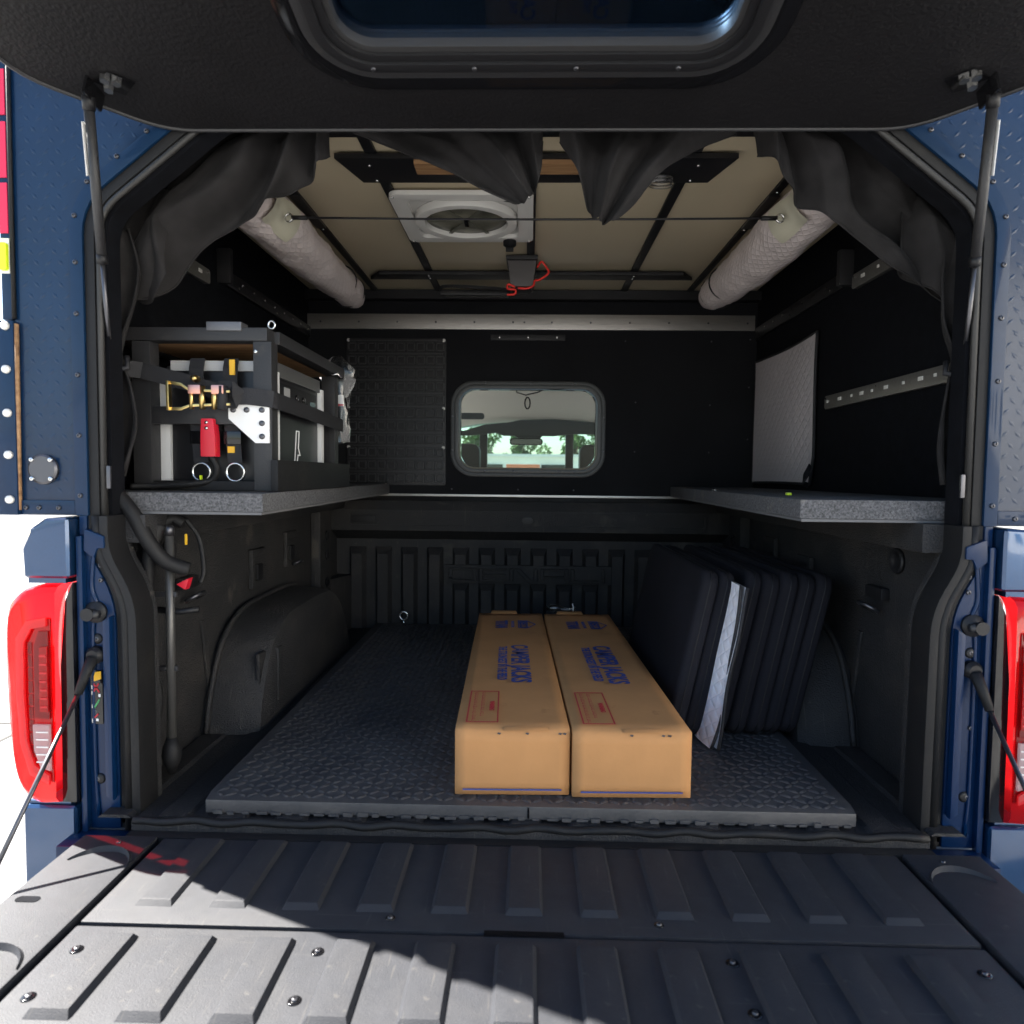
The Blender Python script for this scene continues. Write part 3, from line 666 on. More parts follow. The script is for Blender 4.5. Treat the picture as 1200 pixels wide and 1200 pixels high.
MB().ring(rrect(W[0]+.018, W[1]-.018, W[2]+.018, W[3]-.018, .09, 10), rrect(W[0]+.036, W[1]-.036, W[2]+.034, W[3]-.034, .075, 10), 1.728, 1.7498).build('inner_frame', mat('window inner frame', (.028,.027,.026), .35), wf, bevel=.003)
MB().ring(rrect(W[0]+.036, W[1]-.036, W[2]+.034, W[3]-.034, .075, 10), rrect(W[0]+.046, W[1]-.046, W[2]+.042, W[3]-.040, .065, 10), 1.735, 1.77).build('gasket', M_gloss, wf)
MB().xz(rrect(W[0]+.04, W[1]-.04, W[2]+.036, W[3]-.035, .07, 8), 1.765, 1.769).build('pane', M_glass, wf)
put('screw', SCREW_Y, wf, [(x, 1.738, W[3]-.009) for x in (-.2,0,.2)]+[(x, 1.728, W[2]+.026) for x in (-.2,-.07,.13,.2)]+[(W[0]+.009,1.738,z) for z in (.8,.95)]+[(W[1]-.009,1.738,z) for z in (.8,.95)])
MB().tube([(-.075,1.75,1.112),(-.06,1.745,1.06),(-.02,1.742,1.048),(.03,1.745,1.06),(.09,1.75,1.085)], .003, 6).build('window_cord', M_web, wf, smooth=True)
MB().tube([(-.012+.012*math.cos(a*.63), 1.74, 1.012+.026*math.sin(a*.63)) for a in range(10)], .0035, 6, closed=True).build('cord_hook', M_plastic, wf, smooth=True)
bar = MB().box(-1.0, .985, 1.735, 1.7495, 1.336, 1.402).build('cross_bar', M_alu, shell, bevel=.002)
put('screw', screw_mesh('screw', .0045, -.003, M_dsteel, 'y'), bar, [(-.94+.172*q, 1.735, 1.367) for q in range(12)]+[(-.03,1.735,1.367)])
hk = MB().box(-.18, .152, 1.743, 1.7495, 1.290, 1.316).build('hook_strip', M_bstrip, shell, bevel=.002)
put('screw', SCREW_YS, hk, [(x, 1.743, 1.303) for x in (-.14,-.012,.116)])
put('screw', screw_mesh('screw', .0035, -.0025, M_dsteel, 'y'), bh, [(x, 1.75, z) for x, z in ((.47,1.02),(.47,.80),(.80,1.01),(.80,.80),(.42,1.29),(.80,1.29),(.97,1.30),(.97,1.09),(.97,.86),(-.05,.625),(.20,.625),(-.35,.625))])
MB().box(-.99, .99, 1.728, 1.7495, .592, .6015).build('bulkhead_sill', M_alu, shell, bevel=.001)
MB().box(-.999, .999, 1.70, 1.7495, 1.46, 1.499).build('front_header', M_bstrip, shell)
# storage grid panel
M_peg = mat('storage grid plastic', (.026,.026,.029), .45, bump=.2, bscale=300)
pg = MB().xz(rrect(-.826, -.378, .640, 1.296, .012, 3), 1.741, 1.7495).build('storage_panel', M_bstrip, shell, bevel=.002)
cell = MB().ring(rrect(-.0195, .0195, -.0195, .0195, .006, 2), rrect(-.0135, .0135, -.0135, .0135, .004, 2), 0, .014).mesh('cell', M_peg, bevel=.002)
for c in range(10):
    for r_ in range(11):
        obj('cell', cell, pg, (-.798+c*.0437, 1.7268, .672+r_*.0585))
webm = MB().box(-.21, .21, 0, .006, -.003, .003).mesh('slot_bar', M_peg)
for r_ in range(11): obj('slot_bar', webm, pg, (-.602, 1.735, .7015+r_*.0585))
put('screw', screw_mesh('screw', .0075, -.004, M_white, 'y', 12), pg, [(x, 1.741, z) for x in (-.816,-.388) for z in (1.287,.985,.81)])
# roof and ceiling
MB().box(-1.03, 1.03, .002, 1.80, 1.701, 1.73).build('roof', M_plate, shell, bevel=.01)
cl = MB().box(-.9995, .9995, .04, 1.7495, 1.5205, 1.54).build('ceiling', M_bstrip, shell)
for a, b in ((-.985,-.689),(-.689,-.409),(-.409,0),(0,.404),(.404,.689),(.689,.985)):
    MB().box(a+.004, b-.004, .06, 1.715, 1.503, 1.519).build('ceiling_panel', M_khaki, cl, bevel=.001)
for x, wd in ((-.689,.024),(-.409,.028),(-.004,.028),(.404,.028),(.689,.024)):
    sbar = MB().box(x-wd/2, x+wd/2, .06, 1.72, 1.494, 1.5025).build('roof_strip', M_bstrip, cl, bevel=.001)
for s in S2:   # outer strips carry a grey splice sleeve
    MB().box(s*.689-.016, s*.689+.016, .66, .92, 1.489, 1.4935).build('splice_sleeve', M_dsteel, cl, bevel=.001)
    put('screw', SCREW_D, cl, [(s*.689, .64, 1.4935), (s*.689, .94, 1.4935)])
for (x0, x1, y0, y1) in ((-.655,.645,1.40,1.475), (-.46,.47,.40,.545)):
    MB().xy([(x0,y1),(x0+.05,y0) if y0 > 1 else (x0-.04,y0),(x1-.05,y0) if y0 > 1 else (x1+.04,y0),(x1,y1)], 1.480, 1.4935).build('cross_strip', M_bstrip, cl, bevel=.001)
put('screw', SCREW_D, cl, [(x, y, 1.480) for x in (-.409,.404) for y in (1.42,1.455)] + [(x, y, 1.480) for x in (-.42,.42) for y in (.44,.53)])
MB().box(-.71, .71, .062, .30, 1.484, 1.4935).build('cross_strip', M_bstrip, cl)
pw = MB().box(-.30, .30, .405, .465, 1.468, 1.4795).build('ply_batten', M_ply, cl)
put('screw', SCREW_D, cl, [(.17,.44,1.468)])
# roof vent fan
vf = MB().ring(rrect(-.413, .003, .62, 1.02, .03, 4), rrect(-.365, -.045, .665, .975, .02, 4), 1.478, 1.4925, lambda x, y, h: (x, y, h)).build('vent_fan', M_white, shell, bevel=.004)
MB().xy(rrect(-.366, -.044, .664, .976, .02, 4), 1.4915, 1.4935).build('tray', mat('vent tray', (.55,.54,.52), .5), vf)
cxv, cyv = -.205, .82
MB().ring([(cxv+.158*math.cos(a), cyv+.152*math.sin(a)) for a in [R(q*10) for q in range(36)]], [(cxv+.128*math.cos(a), cyv+.122*math.sin(a)) for a in [R(q*10) for q in range(36)]], 1.4665, 1.491, lambda x, y, h: (x, y, h)).build('fan_ring', M_white, vf, bevel=.006)
MB().lathe([(.126,1.482),(.10,1.480),(.04,1.478)], (cxv, cyv, 0), 'z', 32).build('fan_screen', mat('fan screen', (.15,.145,.11), .4, var=.6, vscale=14), vf, smooth=True)
for q in range(6):
    a = R(q*60); MB().bar((cxv, cyv, 1.4765), (cxv+.122*math.cos(a), cyv+.122*math.sin(a), 1.4765), .012, .002).build('fan_blade', mat('fan blade', (.12,.12,.095), .4), vf)
MB().box(cxv-.006, cxv+.006, cyv-.02, cyv+.03, 1.470, 1.4755).build('fan_clip', M_gloss, vf)
kb = MB().lathe([(.022,1.476),(.022,1.462),(.014,1.456)], (-.075, 1.0, 0), 'z', 14).build('knob', M_plastic, vf, smooth=True, autosm=True)
MB().box(-.088, -.062, .994, 1.006, 1.442, 1.4555).build('crank', M_plastic, vf, bevel=.003)
put('screw', SCREW_D, vf, [(x, y, 1.4775) for x in (-.40,-.01) for y in (.635,1.005)])
MB().xy([(-.11,.665),(-.05,.67),(-.05,.71),(-.08,.70)], 1.4895, 1.4912).build('control_label', M_plastic, vf)
# shelves over the bed rails
for s in S2:
    sh = MB().xy([(s*.999,.075),(s*.562,.075),(s*.628,1.728),(s*.999,1.728)], .606, .646).build('side_shelf', M_grey, shell, bevel=.004)
    MB().xy([(s*.998,.077),(s*.566,.077),(s*.632,1.727),(s*.998,1.727)], .600, .6055).build('underside', M_foamedge, sh)
    MB().lathe([(.01,.0),(.01,.003),(.005,.004)], (s*.62, .95 if s > 0 else 1.6, .646), 'z', 12).build('screw_cap', M_steel, sh, smooth=True)
    MB().box(s*.66-.006, s*.66+.006, .40, .412, .6465, .653).build('bubble_level', M_hiviz, sh, bevel=.001)
# light bars on the side walls
def light_bar(s, y0, y1, z):
    b = MB().yz(rrect(y0, y1, z-.022, z+.022, .010, 3), s*.984, s*.9992).build('light_bar', mat('light bar body', (.16,.155,.145), .35, metal=.5, bump=.5, bscale=120), shell, bevel=.003)
    n = int((y1-y0)/.075)
    led = MB().box(-.0012, .0012, -.010, .010, -.005, .005).mesh('led', M_white)
    led2 = MB().box(-.0012, .0012, -.005, .005, -.004, .004).mesh('led', M_white)
    for q in range(n): obj('led', led if q % 2 else led2, b, (s*.983, y0+.06+q*.075+.012*math.sin(q*5), z+.002))
    put('rivet', RIVET_X, b, [(s*.9835-(0 if s < 0 else .003), y, z+.012) for y in (y0+.015, (y0+y1)/2, y1-.015)])
light_bar(1, .29, .985, .942); light_bar(1, .45, .815, 1.292); light_bar(-1, .40, .76, 1.285); light_bar(-1, .10, .60, .935)
# --- raised rear hatch
HA = R(10); hd_ = Vector((0, -math.cos(HA), math.sin(HA))); hn = Vector((0, math.sin(HA), math.cos(HA))); H0 = Vector((0, -.006, 1.352))
def H(x, s_, n_=0): return tuple(H0+hd_*s_+hn*n_+Vector((x, 0, 0)))
outl = [(p[0], p[1]) for p in smooth_path([(0,0),(-.712,0),(-.905,.150),(-.905,.86),(.905,.86),(.905,.150),(.712,0),(0,0)], .06, 5)][:-1]
# slab as a frame round the window opening plus lips
GX, GS0, GS1 = .318, .205, .62
hole = rrect(-GX-.02, GX+.02, GS0-.02, GS1+.02, .07, 8)
def ray_outline(hole, poly):
    cx, cz = 0, .41; out = []
    for (x, z) in hole:
        d = Vector((x-cx, z-cz)); best = None
        for i in range(len(poly)):
            a = Vector(poly[i]); b = Vector(poly[(i+1) % len(poly)]); e = b-a; den = d.x*e.y-d.y*e.x
            if abs(den) < 1e-9: continue
            q = a-Vector((cx, cz)); t = (q.x*e.y-q.y*e.x)/den; u = (q.x*d.y-q.y*d.x)/den
            if t > 0 and -1e-6 <= u <= 1+1e-6 and (best is None or t < best): best = t
        out.append((cx+d.x*best, cz+d.y*best))
    for c in poly:
        if abs(c[0]) > .001:
            j = min(range(len(out)), key=lambda i: (out[i][0]-c[0])**2+(out[i][1]-c[1])**2)
            if (Vector(out[j])-Vector(c)).length < .09: out[j] = c
    return out
def dense(path, n=6):
    out = []
    for i in range(len(path)):
        a = Vector(path[i]); b = Vector(path[(i+1) % len(path)]); m_ = max(1, int((b-a).length/.02))
        for k in range(m_): out.append(tuple(a+(b-a)*k/m_))
    return out
hole_d = dense(hole); outer_d = ray_outline(hole_d, outl)
ht = MB().ring(outer_d, hole_d, 0, .028, H).build('rear_hatch', M_hatch, shell)
MB().tube([H(x, s_, .001) for x, s_ in outl], .0045, 6, closed=True).build('hatch_edge', M_frame, ht, smooth=True)
fr0 = rrect(-GX-.052, GX+.052, GS0-.064, GS1+.05, .11, 10); fr1 = rrect(-GX-.034, GX+.034, GS0-.044, GS1+.03, .09, 10); fr2 = rrect(-GX-.018, GX+.018, GS0-.026, GS1+.016, .075, 10); fr3 = rrect(-GX-.004, GX+.004, GS0-.012, GS1+.004, .065, 10); fr4 = rrect(-GX+.006, GX-.006, GS0, GS1-.006, .055, 10)
MB().ring(fr0, fr1, -.006, -.0005, H).build('window_flange', M_frame, ht, bevel=.002)
MB().ring(fr1, fr2, -.012, .0, H).build('window_step', M_plastic, ht, bevel=.002)
MB().ring(fr2, fr3, -.006, .012, H).build('window_step', M_plastic, ht, bevel=.002)
MB().ring(fr3, fr4, -.001, .026, H).build('window_bead', mat('dark bead', (.045,.045,.047), .4, metal=.3), ht, bevel=.001)
MB().ring(rrect(-.40, .40, GS0-.095, GS1+.08, .14, 10), fr0, -.003, -.0004, H).build('window_skirt', M_gloss, ht, bevel=.001)
MB().prism(rrect(-GX, GX, GS0-.006, GS1, .06, 8), lambda x, y: H(x, y, .015), lambda x, y: H(x, y, .019)).build('pane', M_tint, ht)
for q in range(4):
    o = obj('screw', screw_mesh('screw', .0045, -.003, M_dsteel, 'z'), ht, H(-.27+.17*q, GS0-.035, -.012)); o.rotation_euler = (HA*-1, 0, 0)
for s in S2:
    br = MB().prism([(s*.735,.10),(s*.775,.135),(s*.735,.155),(s*.70,.13)], lambda x, y: H(x, y, -.0005), lambda x, y: H(x, y, -.004)).build('strut_bracket', M_gloss, ht)
    MB().prism([(s*.772,.10),(s*.777,.10),(s*.777,.150),(s*.772,.150)], lambda x, y: H(x, y, -.004), lambda x, y: H(x*1.004, y, -.036)).build('strut_bracket', M_gloss, ht, bevel=.001)
    for (bx, by) in ((.752,.122),(.728,.138),(.745,.145)):
        MB().prism([(s*bx+.0085*math.cos(R(60*q)), by+.0085*math.sin(R(60*q))) for q in range(6)], lambda x, y: H(x, y, -.004), lambda x, y: H(x, y, -.013)).build('nut', M_steel, ht)
    P0 = Vector(H(s*.783, .128, -.030)); P1 = Vector((s*.862, .045, .90))
    d = (P1-P0)
    stt = MB().tube([P0+d*.03, P0+d*.56], .0088, 12).build('gas_strut', M_frame, shell, smooth=True)
    MB().tube([P0+d*-.005, P0+d*.04], .0105, 12).build('strut_socket', M_plastic, stt, smooth=True)
    MB().tube([P0+d*.54, P0+d*.575], .010, 12).build('strut_collar', M_plastic, stt, smooth=True)
    MB().tube([P0+d*.57, P0+d*.975], .0043, 10).build('strut_rod', M_dsteel, stt, smooth=True)
    MB().tube([P0+d*.96, P1+Vector((0,0,-.012))], .008, 10).build('strut_socket', M_plastic, stt, smooth=True)
    MB().bar(P0+d*.08+Vector((s*.0105,-.004,0)), P0+d*.26+Vector((s*.0105,-.004,0)), .001, .008, (0,-1,0)).build('strut_label', M_wht2, stt)
    MB().box(min(s*.86,s*.885), max(s*.86,s*.885), .031, .055, .875, .925).build('strut_mount', M_frame, stt, bevel=.002)

# ================================================================== things in the bed and camper
# --- rubber mat with woven tread
bm_ = thing('bed_mat', (0, .8, 0), 'black rubber tread mat covering the truck bed floor', 'mat')
mo = MB().xy([(-.648,-.02),(.655,-.02),(.662,.02),(.668,1.655),(-.672,1.655),(-.655,.02)], .0008, .028).build('mat_body', M_mat, bm_, bevel=.004)
tb = MB(); cw = .0225
for i in range(int(1.30/cw)):
    for j in range(int(1.62/cw)):
        x = -.64+cw*(i+.5); y = -.005+cw*(j+.5)
        a = R(42) if (i+j) % 2 else R(-42); L, wd, h = .0136, .0044, .0034
        c_, s_ = math.cos(a), math.sin(a)
        q = [(-L,0),(-L*.6,-wd),(L*.6,-wd),(L,0),(L*.6,wd),(-L*.6,wd)]
        P = [(x+u*c_-v*s_, y+u*s_+v*c_, .0278) for u, v in q]; T = [(x+u*.62*c_-v*.4*s_, y+u*.62*s_+v*.4*c_, .028+h) for u, v in ((-L,0),(L,0))]
        tb.add(P+T, [(0,1,6),(1,2,7,6),(2,3,7),(3,4,7),(4,5,6,7),(5,0,6)])
tr = tb.build('tread', M_mat, bm_, smooth=True); tr['kind'] = 'stuff'
MB().box(.004, .008, -.0212, -.0195, .004, .026).build('edge_notch', M_gloss, bm_)
mb = MB()
for q in range(44):
    x = -.63+q*.0293; mb.box(x, x+.012+random.random()*.012, -.023-random.random()*.004, -.0205, .001, .004+random.random()*.005)
e_ = mb.build('ragged_edge', M_mat, bm_); e_['kind'] = 'stuff'

# --- cardboard cartons
def carton(loc, rz, label, wdt, L, hgt, lean):
    t = thing('cardboard_carton', loc, label, 'carton', 'camper jack cartons on the bed mat', local=True, rot=(0, 0, rz))
    random.seed(int(lean*1000))
    # body with slightly bowed panels
    nx, ny, nz = 10, 24, 5; mb = MB()
    def pt(u, v, w_):
        x = (u-.5)*wdt; y = v*L; z = w_*hgt
        by = math.sin(math.pi*v); bx = math.sin(math.pi*u); bz = math.sin(math.pi*w_)
        if w_ > .999: z += .003*bx*by*(1+.5*math.sin(v*7+lean*40)) - .0015*(1-by)*bx
        if u < .001: x -= .0022*bz*by
        if u > .999: x += .0022*bz*by
        if v < .001: y -= .003*bz*bx
        return (x, y, z+.001)
    def grid(fn, a, b):
        o = len(mb.v)
        for i in range(a+1):
            for j in range(b+1): mb.v.append(fn(i/a, j/b))
        for i in range(a):
            for j in range(b): mb.f.append((o+i*(b+1)+j, o+(i+1)*(b+1)+j, o+(i+1)*(b+1)+j+1, o+i*(b+1)+j+1))
    grid(lambda a, b: pt(a, b, 1), nx, ny); grid(lambda a, b: pt(a, b, 0), nx, ny)
    grid(lambda a, b: pt(0, a, b), ny, nz); grid(lambda a, b: pt(1, a, b), ny, nz)
    grid(lambda a, b: pt(a, 0, b), nx, nz); grid(lambda a, b: pt(a, 1, b), nx, nz)
    me = mb.mesh('body', M_card)
    bm2 = bmesh.new(); bm2.from_mesh(me); bmesh.ops.remove_doubles(bm2, verts=bm2.verts, dist=.0004); bmesh.ops.recalc_face_normals(bm2, faces=bm2.faces)
    ed = [e for e in bm2.edges if len(e.link_faces) == 2 and e.calc_face_angle(0) > .9]
    bmesh.ops.bevel(bm2, geom=ed, offset=.0012, segments=2, affect='EDGES')
    for f in bm2.faces: f.smooth = True
    bm2.to_mesh(me); bm2.free(); obj('body', me, t)
    # raised flap tongue above the near edge and at the far end
    MB().add([(-.02,-.0015,hgt-.001),(.075,-.0015,hgt-.001),(.07,.004,hgt+.0055),(-.01,.006,hgt+.0055),(-.02,.012,hgt+.001),(.075,.012,hgt+.001)], [(0,1,2,3),(3,2,5,4),(0,3,4),(1,5,2)]).build('flap_edge', M_card, t, smooth=True)
    MB().add([(-.075,L-.002,hgt),(.025,L-.002,hgt),(.02,L+.006,hgt+.010),(-.07,L+.006,hgt+.010),(-.075,L+.010,hgt),(.025,L+.010,hgt)], [(0,1,2,3),(3,2,5,4),(0,3,4),(1,5,2)]).build('flap_edge', M_card, t, smooth=True)
    zt_ = hgt+.0052
    def txt(body, size, m, x, y, sx=1, bold=0):
        obj('printed_text', text_mesh(body, size, m, sx, .0002, bold), t, (x, y, zt_), (0, 0, -math.pi/2))
    txt('CAMPER JACKS', .070, M_ink, .022, L*.42, .80, .0020)
    txt('THE STRONGEST IN THE FIELD', .034, M_ink, -.026, L*.42, .72, .0011)
    # maker's emblem: house shaped shield, thin line, bold word
    em = MB().ring([(.025,L*.775),(.025,L*.875),(.058,L*.875),(.088,L*.825),(.058,L*.775)], [(.028,L*.780),(.028,L*.870),(.056,L*.870),(.082,L*.825),(.056,L*.780)], zt_, zt_+.0003, lambda x, y, h: (x, y, h)).build('emblem', M_ink, t)
    txt('RIECO', .040, M_ink, .043, L*.825, .92, .0012); txt('PRODUCTS, INC.', .014, M_ink, .006, L*.825, 1, .0002); txt('TITAN', .056, M_ink, -.034, L*.825, .72, .0022)
    # red warning panel
    a, b, c, d = -.098, -.030, L*.025, L*.20
    MB().ring([(a,c),(b,c),(b,d),(a,d)], [(a+.003,c+.004),(b-.003,c+.004),(b-.003,d-.004),(a+.003,d-.004)], zt_, zt_+.0003, lambda x, y, h: (x, y, h)).build('printed_frame', M_redink, t)
    txt('WARNING', .015, M_redink, -.046, (c+d)/2, .85, .0006)
    for xx_, n0 in ((-.066, .82), (-.083, .95)):
        mb = MB(); y = d-.010
        while y > d-(d-c)*n0:
            ww = random.uniform(.004, .007); hh = random.uniform(.006, .009)
            mb.add([(xx_-hh/2,y,zt_),(xx_+hh/2,y,zt_),(xx_+hh/2,y-ww*.35,zt_),(xx_-hh/2,y-ww*.35,zt_)], [(0,1,2,3)])
            mb.add([(xx_-hh/2,y-ww*.35,zt_),(xx_-hh/2+.0018,y-ww*.35,zt_),(xx_-hh/2+.0018,y-ww,zt_),(xx_-hh/2,y-ww,zt_)], [(0,1,2,3)])
            y -= ww+random.choice((.0014, .0014, .0014, .004))
        o = mb.build('printed_line', M_redink, t); o['kind'] = 'stuff'
    # blue rule across the near end, small scuffs
    MB().box(-wdt*.43, wdt*.43, -.0042, -.0036, .012, .0150).build('printed_rule', M_ink, t)
    for q in range(4):
        x = random.uniform(-wdt*.3, wdt*.45); MB().xz([(x,hgt-.004),(x+.006,hgt-.005),(x+.004,hgt-.009),(x-.002,hgt-.007)], -.0031, -.0028).build('scuff', M_dsteel, t)
    return t
rz = R(1.75)
carton((-.028, .022, .031), rz, 'brown cardboard carton with a blue print, beside the black mat', .236, 1.195, .137, .1)
carton((.217, .020, .031), R(1.65), 'brown cardboard carton with a knotted plastic bag at its far end', .243, 1.195, .138, .2)
bpy.data.objects['cardboard_carton']['label'] = 'brown cardboard carton on the open mat side, away from the black cushions'
bpy.data.objects['cardboard_carton.001']['label'] = 'brown cardboard carton between its twin and the black cushions'
# knotted plastic bag at the far end of the carton
kb_ = thing('plastic_bag', (.10, 1.235, .175), 'small clear plastic bag knotted with a white tie on a carton', 'bag')
mb = MB(); pts = [(.07+.014*q, 1.243, .184+.003*math.sin(q*.8)) for q in range(9)]
mb.tube(pts, [.004,.013,.016,.014,.011,.009,.006,.005,.010], 10).build('bag_body', M_poly, kb_, smooth=True)
MB().tube([(.085,1.243,.182),(.105,1.243,.185),(.125,1.243,.184)], [.007,.010,.006], 8).build('contents', M_dsteel, kb_, smooth=True)
MB().tube([(.172,1.24,.17),(.173,1.238,.19),(.170,1.24,.205)], .0022, 6).build('tie', M_wht2, kb_, smooth=True)

# --- black cushions standing on edge
def cushion(bx, y0, L, Hh, t, lean, label):
    th = thing('seat_cushion', (bx, y0+L/2, .030), label, 'cushion', 'black cushions standing on edge in the bed', local=True, rot=(0, R(lean), 0))
    prof = rrect(-L/2, L/2, .003, Hh, .04, 6); n = len(prof); mb = MB(); cyc = Hh/2
    lays = [(-t/2, .016), (-t/2+.003, .006), (-t/2+.010, 0), (t/2-.010, 0), (t/2-.003, .006), (t/2, .016)]
    for (x, ins) in lays:
        for (y, z) in prof:
            d = Vector((y, z-cyc)); L_ = d.length; d *= (L_-ins)/L_
            mb.v.append((x, d.x, cyc+d.y))
    for i in range(len(lays)-1):
        for j in range(n): mb.f.append((i*n+j, i*n+(j+1) % n, (i+1)*n+(j+1) % n, (i+1)*n+j))
    # domed faces
    for base, sg in ((0, -1), ((len(lays)-1)*n, 1)):
        o = len(mb.v); x0 = lays[0][0] if sg < 0 else lays[-1][0]
        for j in range(n): v = mb.v[base+j]; mb.v.append((x0+sg*.004, v[1]*.7, cyc+(v[2]-cyc)*.7))
        mb.v.append((x0+sg*.005, 0, cyc))
        for j in range(n):
            mb.f.append((base+j, base+(j+1) % n, o+(j+1) % n, o+j)); mb.f.append((o+j, o+(j+1) % n, o+n))
    mb.build('cover', M_cush, th, smooth=True)
    for x in (-t/2+.008, t/2-.008):
        pr = []
        for (y, z) in prof:
            d = Vector((y, z-cyc)); L_ = d.length; d *= (L_-.006)/L_; pr.append((x, d.x, cyc+d.y))
        MB().tube(pr, .0030, 6, closed=True).build('piping', M_cush, th, smooth=True)
    MB().tube([(0, y*1.001, cyc+(z-cyc)*1.004) for y, z in prof], .0016, 5, closed=True).build('zip', M_plastic, th, smooth=True)
    return th
for q, (bx, y0, hh, ln, wh_) in enumerate([(.366,.335,.435,12.0,'leaning right against the cardboard cartons'), (.411,.345,.43,12.0,'second from the cartons, its face against the white sheet'),
        (.486,.375,.43,12.2,'right behind the white quilted sheets'), (.531,.366,.425,12.0,'next but one behind the white quilted sheets'), (.576,.362,.43,11.8,'in the middle of the pads behind the white sheets'),
        (.621,.372,.425,12.2,'second from the wheel housing'), (.666,.380,.425,12.4,'standing next to the wheel housing, last of the stack')]):
    cushion(bx, y0, .74, hh, .0455, ln, 'thin black cushion pad '+wh_)
# white quilted sheets between the first cushions
def sheet(bx, y0, Hh, curl, label, ph):
    t = thing('insulation_sheet', (bx, y0, .033), label, 'insulation sheet', 'quilted sheets between the cushions', local=True, rot=(0, R(11.2), 0))
    nu, nv = 16, 18; V = []; F_ = []; uvs = []
    for i in range(nu+1):
        for j in range(nv+1):
            u = i/nu*.50; v = j/nv*Hh
            b = max(0, .10-u)/.10
            x = curl*b*b*(.5+.5*math.sin(v*9+ph+.6)) + .003*math.sin(v*23+ph)*b
            V.append((x, u+.004*math.sin(v*14+ph), v+.001)); uvs.append((u, v))
    F_ = [(i*(nv+1)+j, i*(nv+1)+j+1, (i+1)*(nv+1)+j+1, (i+1)*(nv+1)+j) for i in range(nu) for j in range(nv)]
    for nm, dx, m in (('white_face', -.003, M_sheet), ('black_back', .003, M_cush)):
        me = bpy.data.meshes.new(nm); me.from_pydata([(x+dx, y, z) for x, y, z in V], [], F_); me.materials.append(m)
        ul = me.uv_layers.new(); 
        for lp in me.loops: ul.data[lp.index].uv = uvs[lp.vertex_index]
        for p in me.polygons: p.use_smooth = True
        obj(nm, me, t)
    MB().tube([(V[j][0], V[j][1], V[j][2]) for j in range(nv+1)], .004, 6).build('edge_binding', M_web, t, smooth=True)
sheet(.430, .290, .405, .026, 'white quilted sheet touching the cushion beside the cartons', 0)
sheet(.4475, .282, .40, .016, 'narrow white quilted sheet squeezed behind the wider one', 1.2)

# --- eye bolt on the mat
eb = thing('eye_bolt', (-.545, 1.63, .03), 'bright steel eye bolt standing on the mat by the front wall', 'eye bolt')
MB().tube([(-.545,1.63,.02),(-.545,1.63,.052)], .005, 8).build('shank', M_steel, eb, smooth=True)
MB().tube([(-.545+.018*math.sin(a*.52), 1.63, .068-.018*math.cos(a*.52)) for a in range(12)], .0045, 8, closed=True).build('eye', M_steel, eb, smooth=True)

# --- conduits, prop rod and connectors by the left pillar
cd = thing('cable_conduit', (-.85, .10, .10), 'ribbed black conduits drooping from the shelf beside the left bed pillar', 'conduit')
def conduit(pts, r, name='conduit'):
    P = catmull(pts, 10); rs = [r*(1+.05*(q % 2)) for q in range(len(P))]
    MB().tube(P, rs, 10).build(name, M_rubber, cd, smooth=True)
conduit([(-.885,.054,.668),(-.855,.056,.632),(-.828,.056,.598),(-.803,.062,.545),(-.775,.078,.500),(-.735,.10,.478)], .0155)
conduit([(-.75,.13,.475),(-.80,.12,.50),(-.823,.13,.545),(-.80,.15,.585),(-.775,.16,.575)], .013)
conduit([(-.802,.11,.575),(-.818,.10,.52),(-.826,.10,.45),(-.828,.10,.35),(-.820,.10,.265)], .0145)
conduit([(-.820,.10,.265),(-.808,.10,.22),(-.806,.10,.17),(-.825,.11,.12)], .0085)
conduit([(-.77,.16,.585),(-.745,.17,.54),(-.735,.17,.47),(-.738,.16,.44)], .0055)
MB().box(-.826, -.806, .083, .105, .240, .256).build('clamp', M_steel, cd, bevel=.003)
MB().tube([(-.85,.08,.475),(-.83,.07,.470),(-.815,.08,.478)], .003, 6).build('cable_tie', M_plastic, cd, smooth=True)
MB().box(-.763, -.759, .14, .145, .528, .552).build('yellow_tag', M_yellow, cd, bevel=.001)
rc = MB().add([(-.775,.12,.445),(-.745,.12,.44),(-.735,.12,.468),(-.752,.12,.462)], [(0,1,2,3)])
MB().prism([(-.768,.444),(-.748,.432),(-.740,.458),(-.752,.453)], lambda x, z: (x, .11, z), lambda x, z: (x, .13, z)).build('red_plug', M_red, cd, bevel=.002)
pr_ = thing('prop_rod', (-.79, .12, 0), 'grey steel prop rod clipped upright behind the left bed pillar', 'rod')
MB().tube([(-.787,.12,.56),(-.788,.12,.09)], .0095, 12).build('shaft', mat('grey rod', (.09,.088,.085), .38, metal=.4), pr_, smooth=True)
MB().lathe([(.008,.02),(.018,.045),(.021,.06),(.018,.078),(.010,.10)], (-.789,.12,.0), 'z', 16).build('ball_end', M_rubber, pr_, smooth=True)
MB().lathe([(.011,.55),(.011,.568),(.006,.573)], (-.787,.12,0), 'z', 12).build('end_cap', M_dsteel, pr_, smooth=True)
for z in (.42, .255):
    MB().box(-.826, -.772, .117, .125, z-.006, z+.006).build('clip', M_dsteel, pr_, bevel=.002)
MB().tube([(-.84,.13,.385),(-.77,.13,.38),(-.73,.135,.385)], .007, 8).build('latch_bar', M_plastic, pr_, smooth=True)

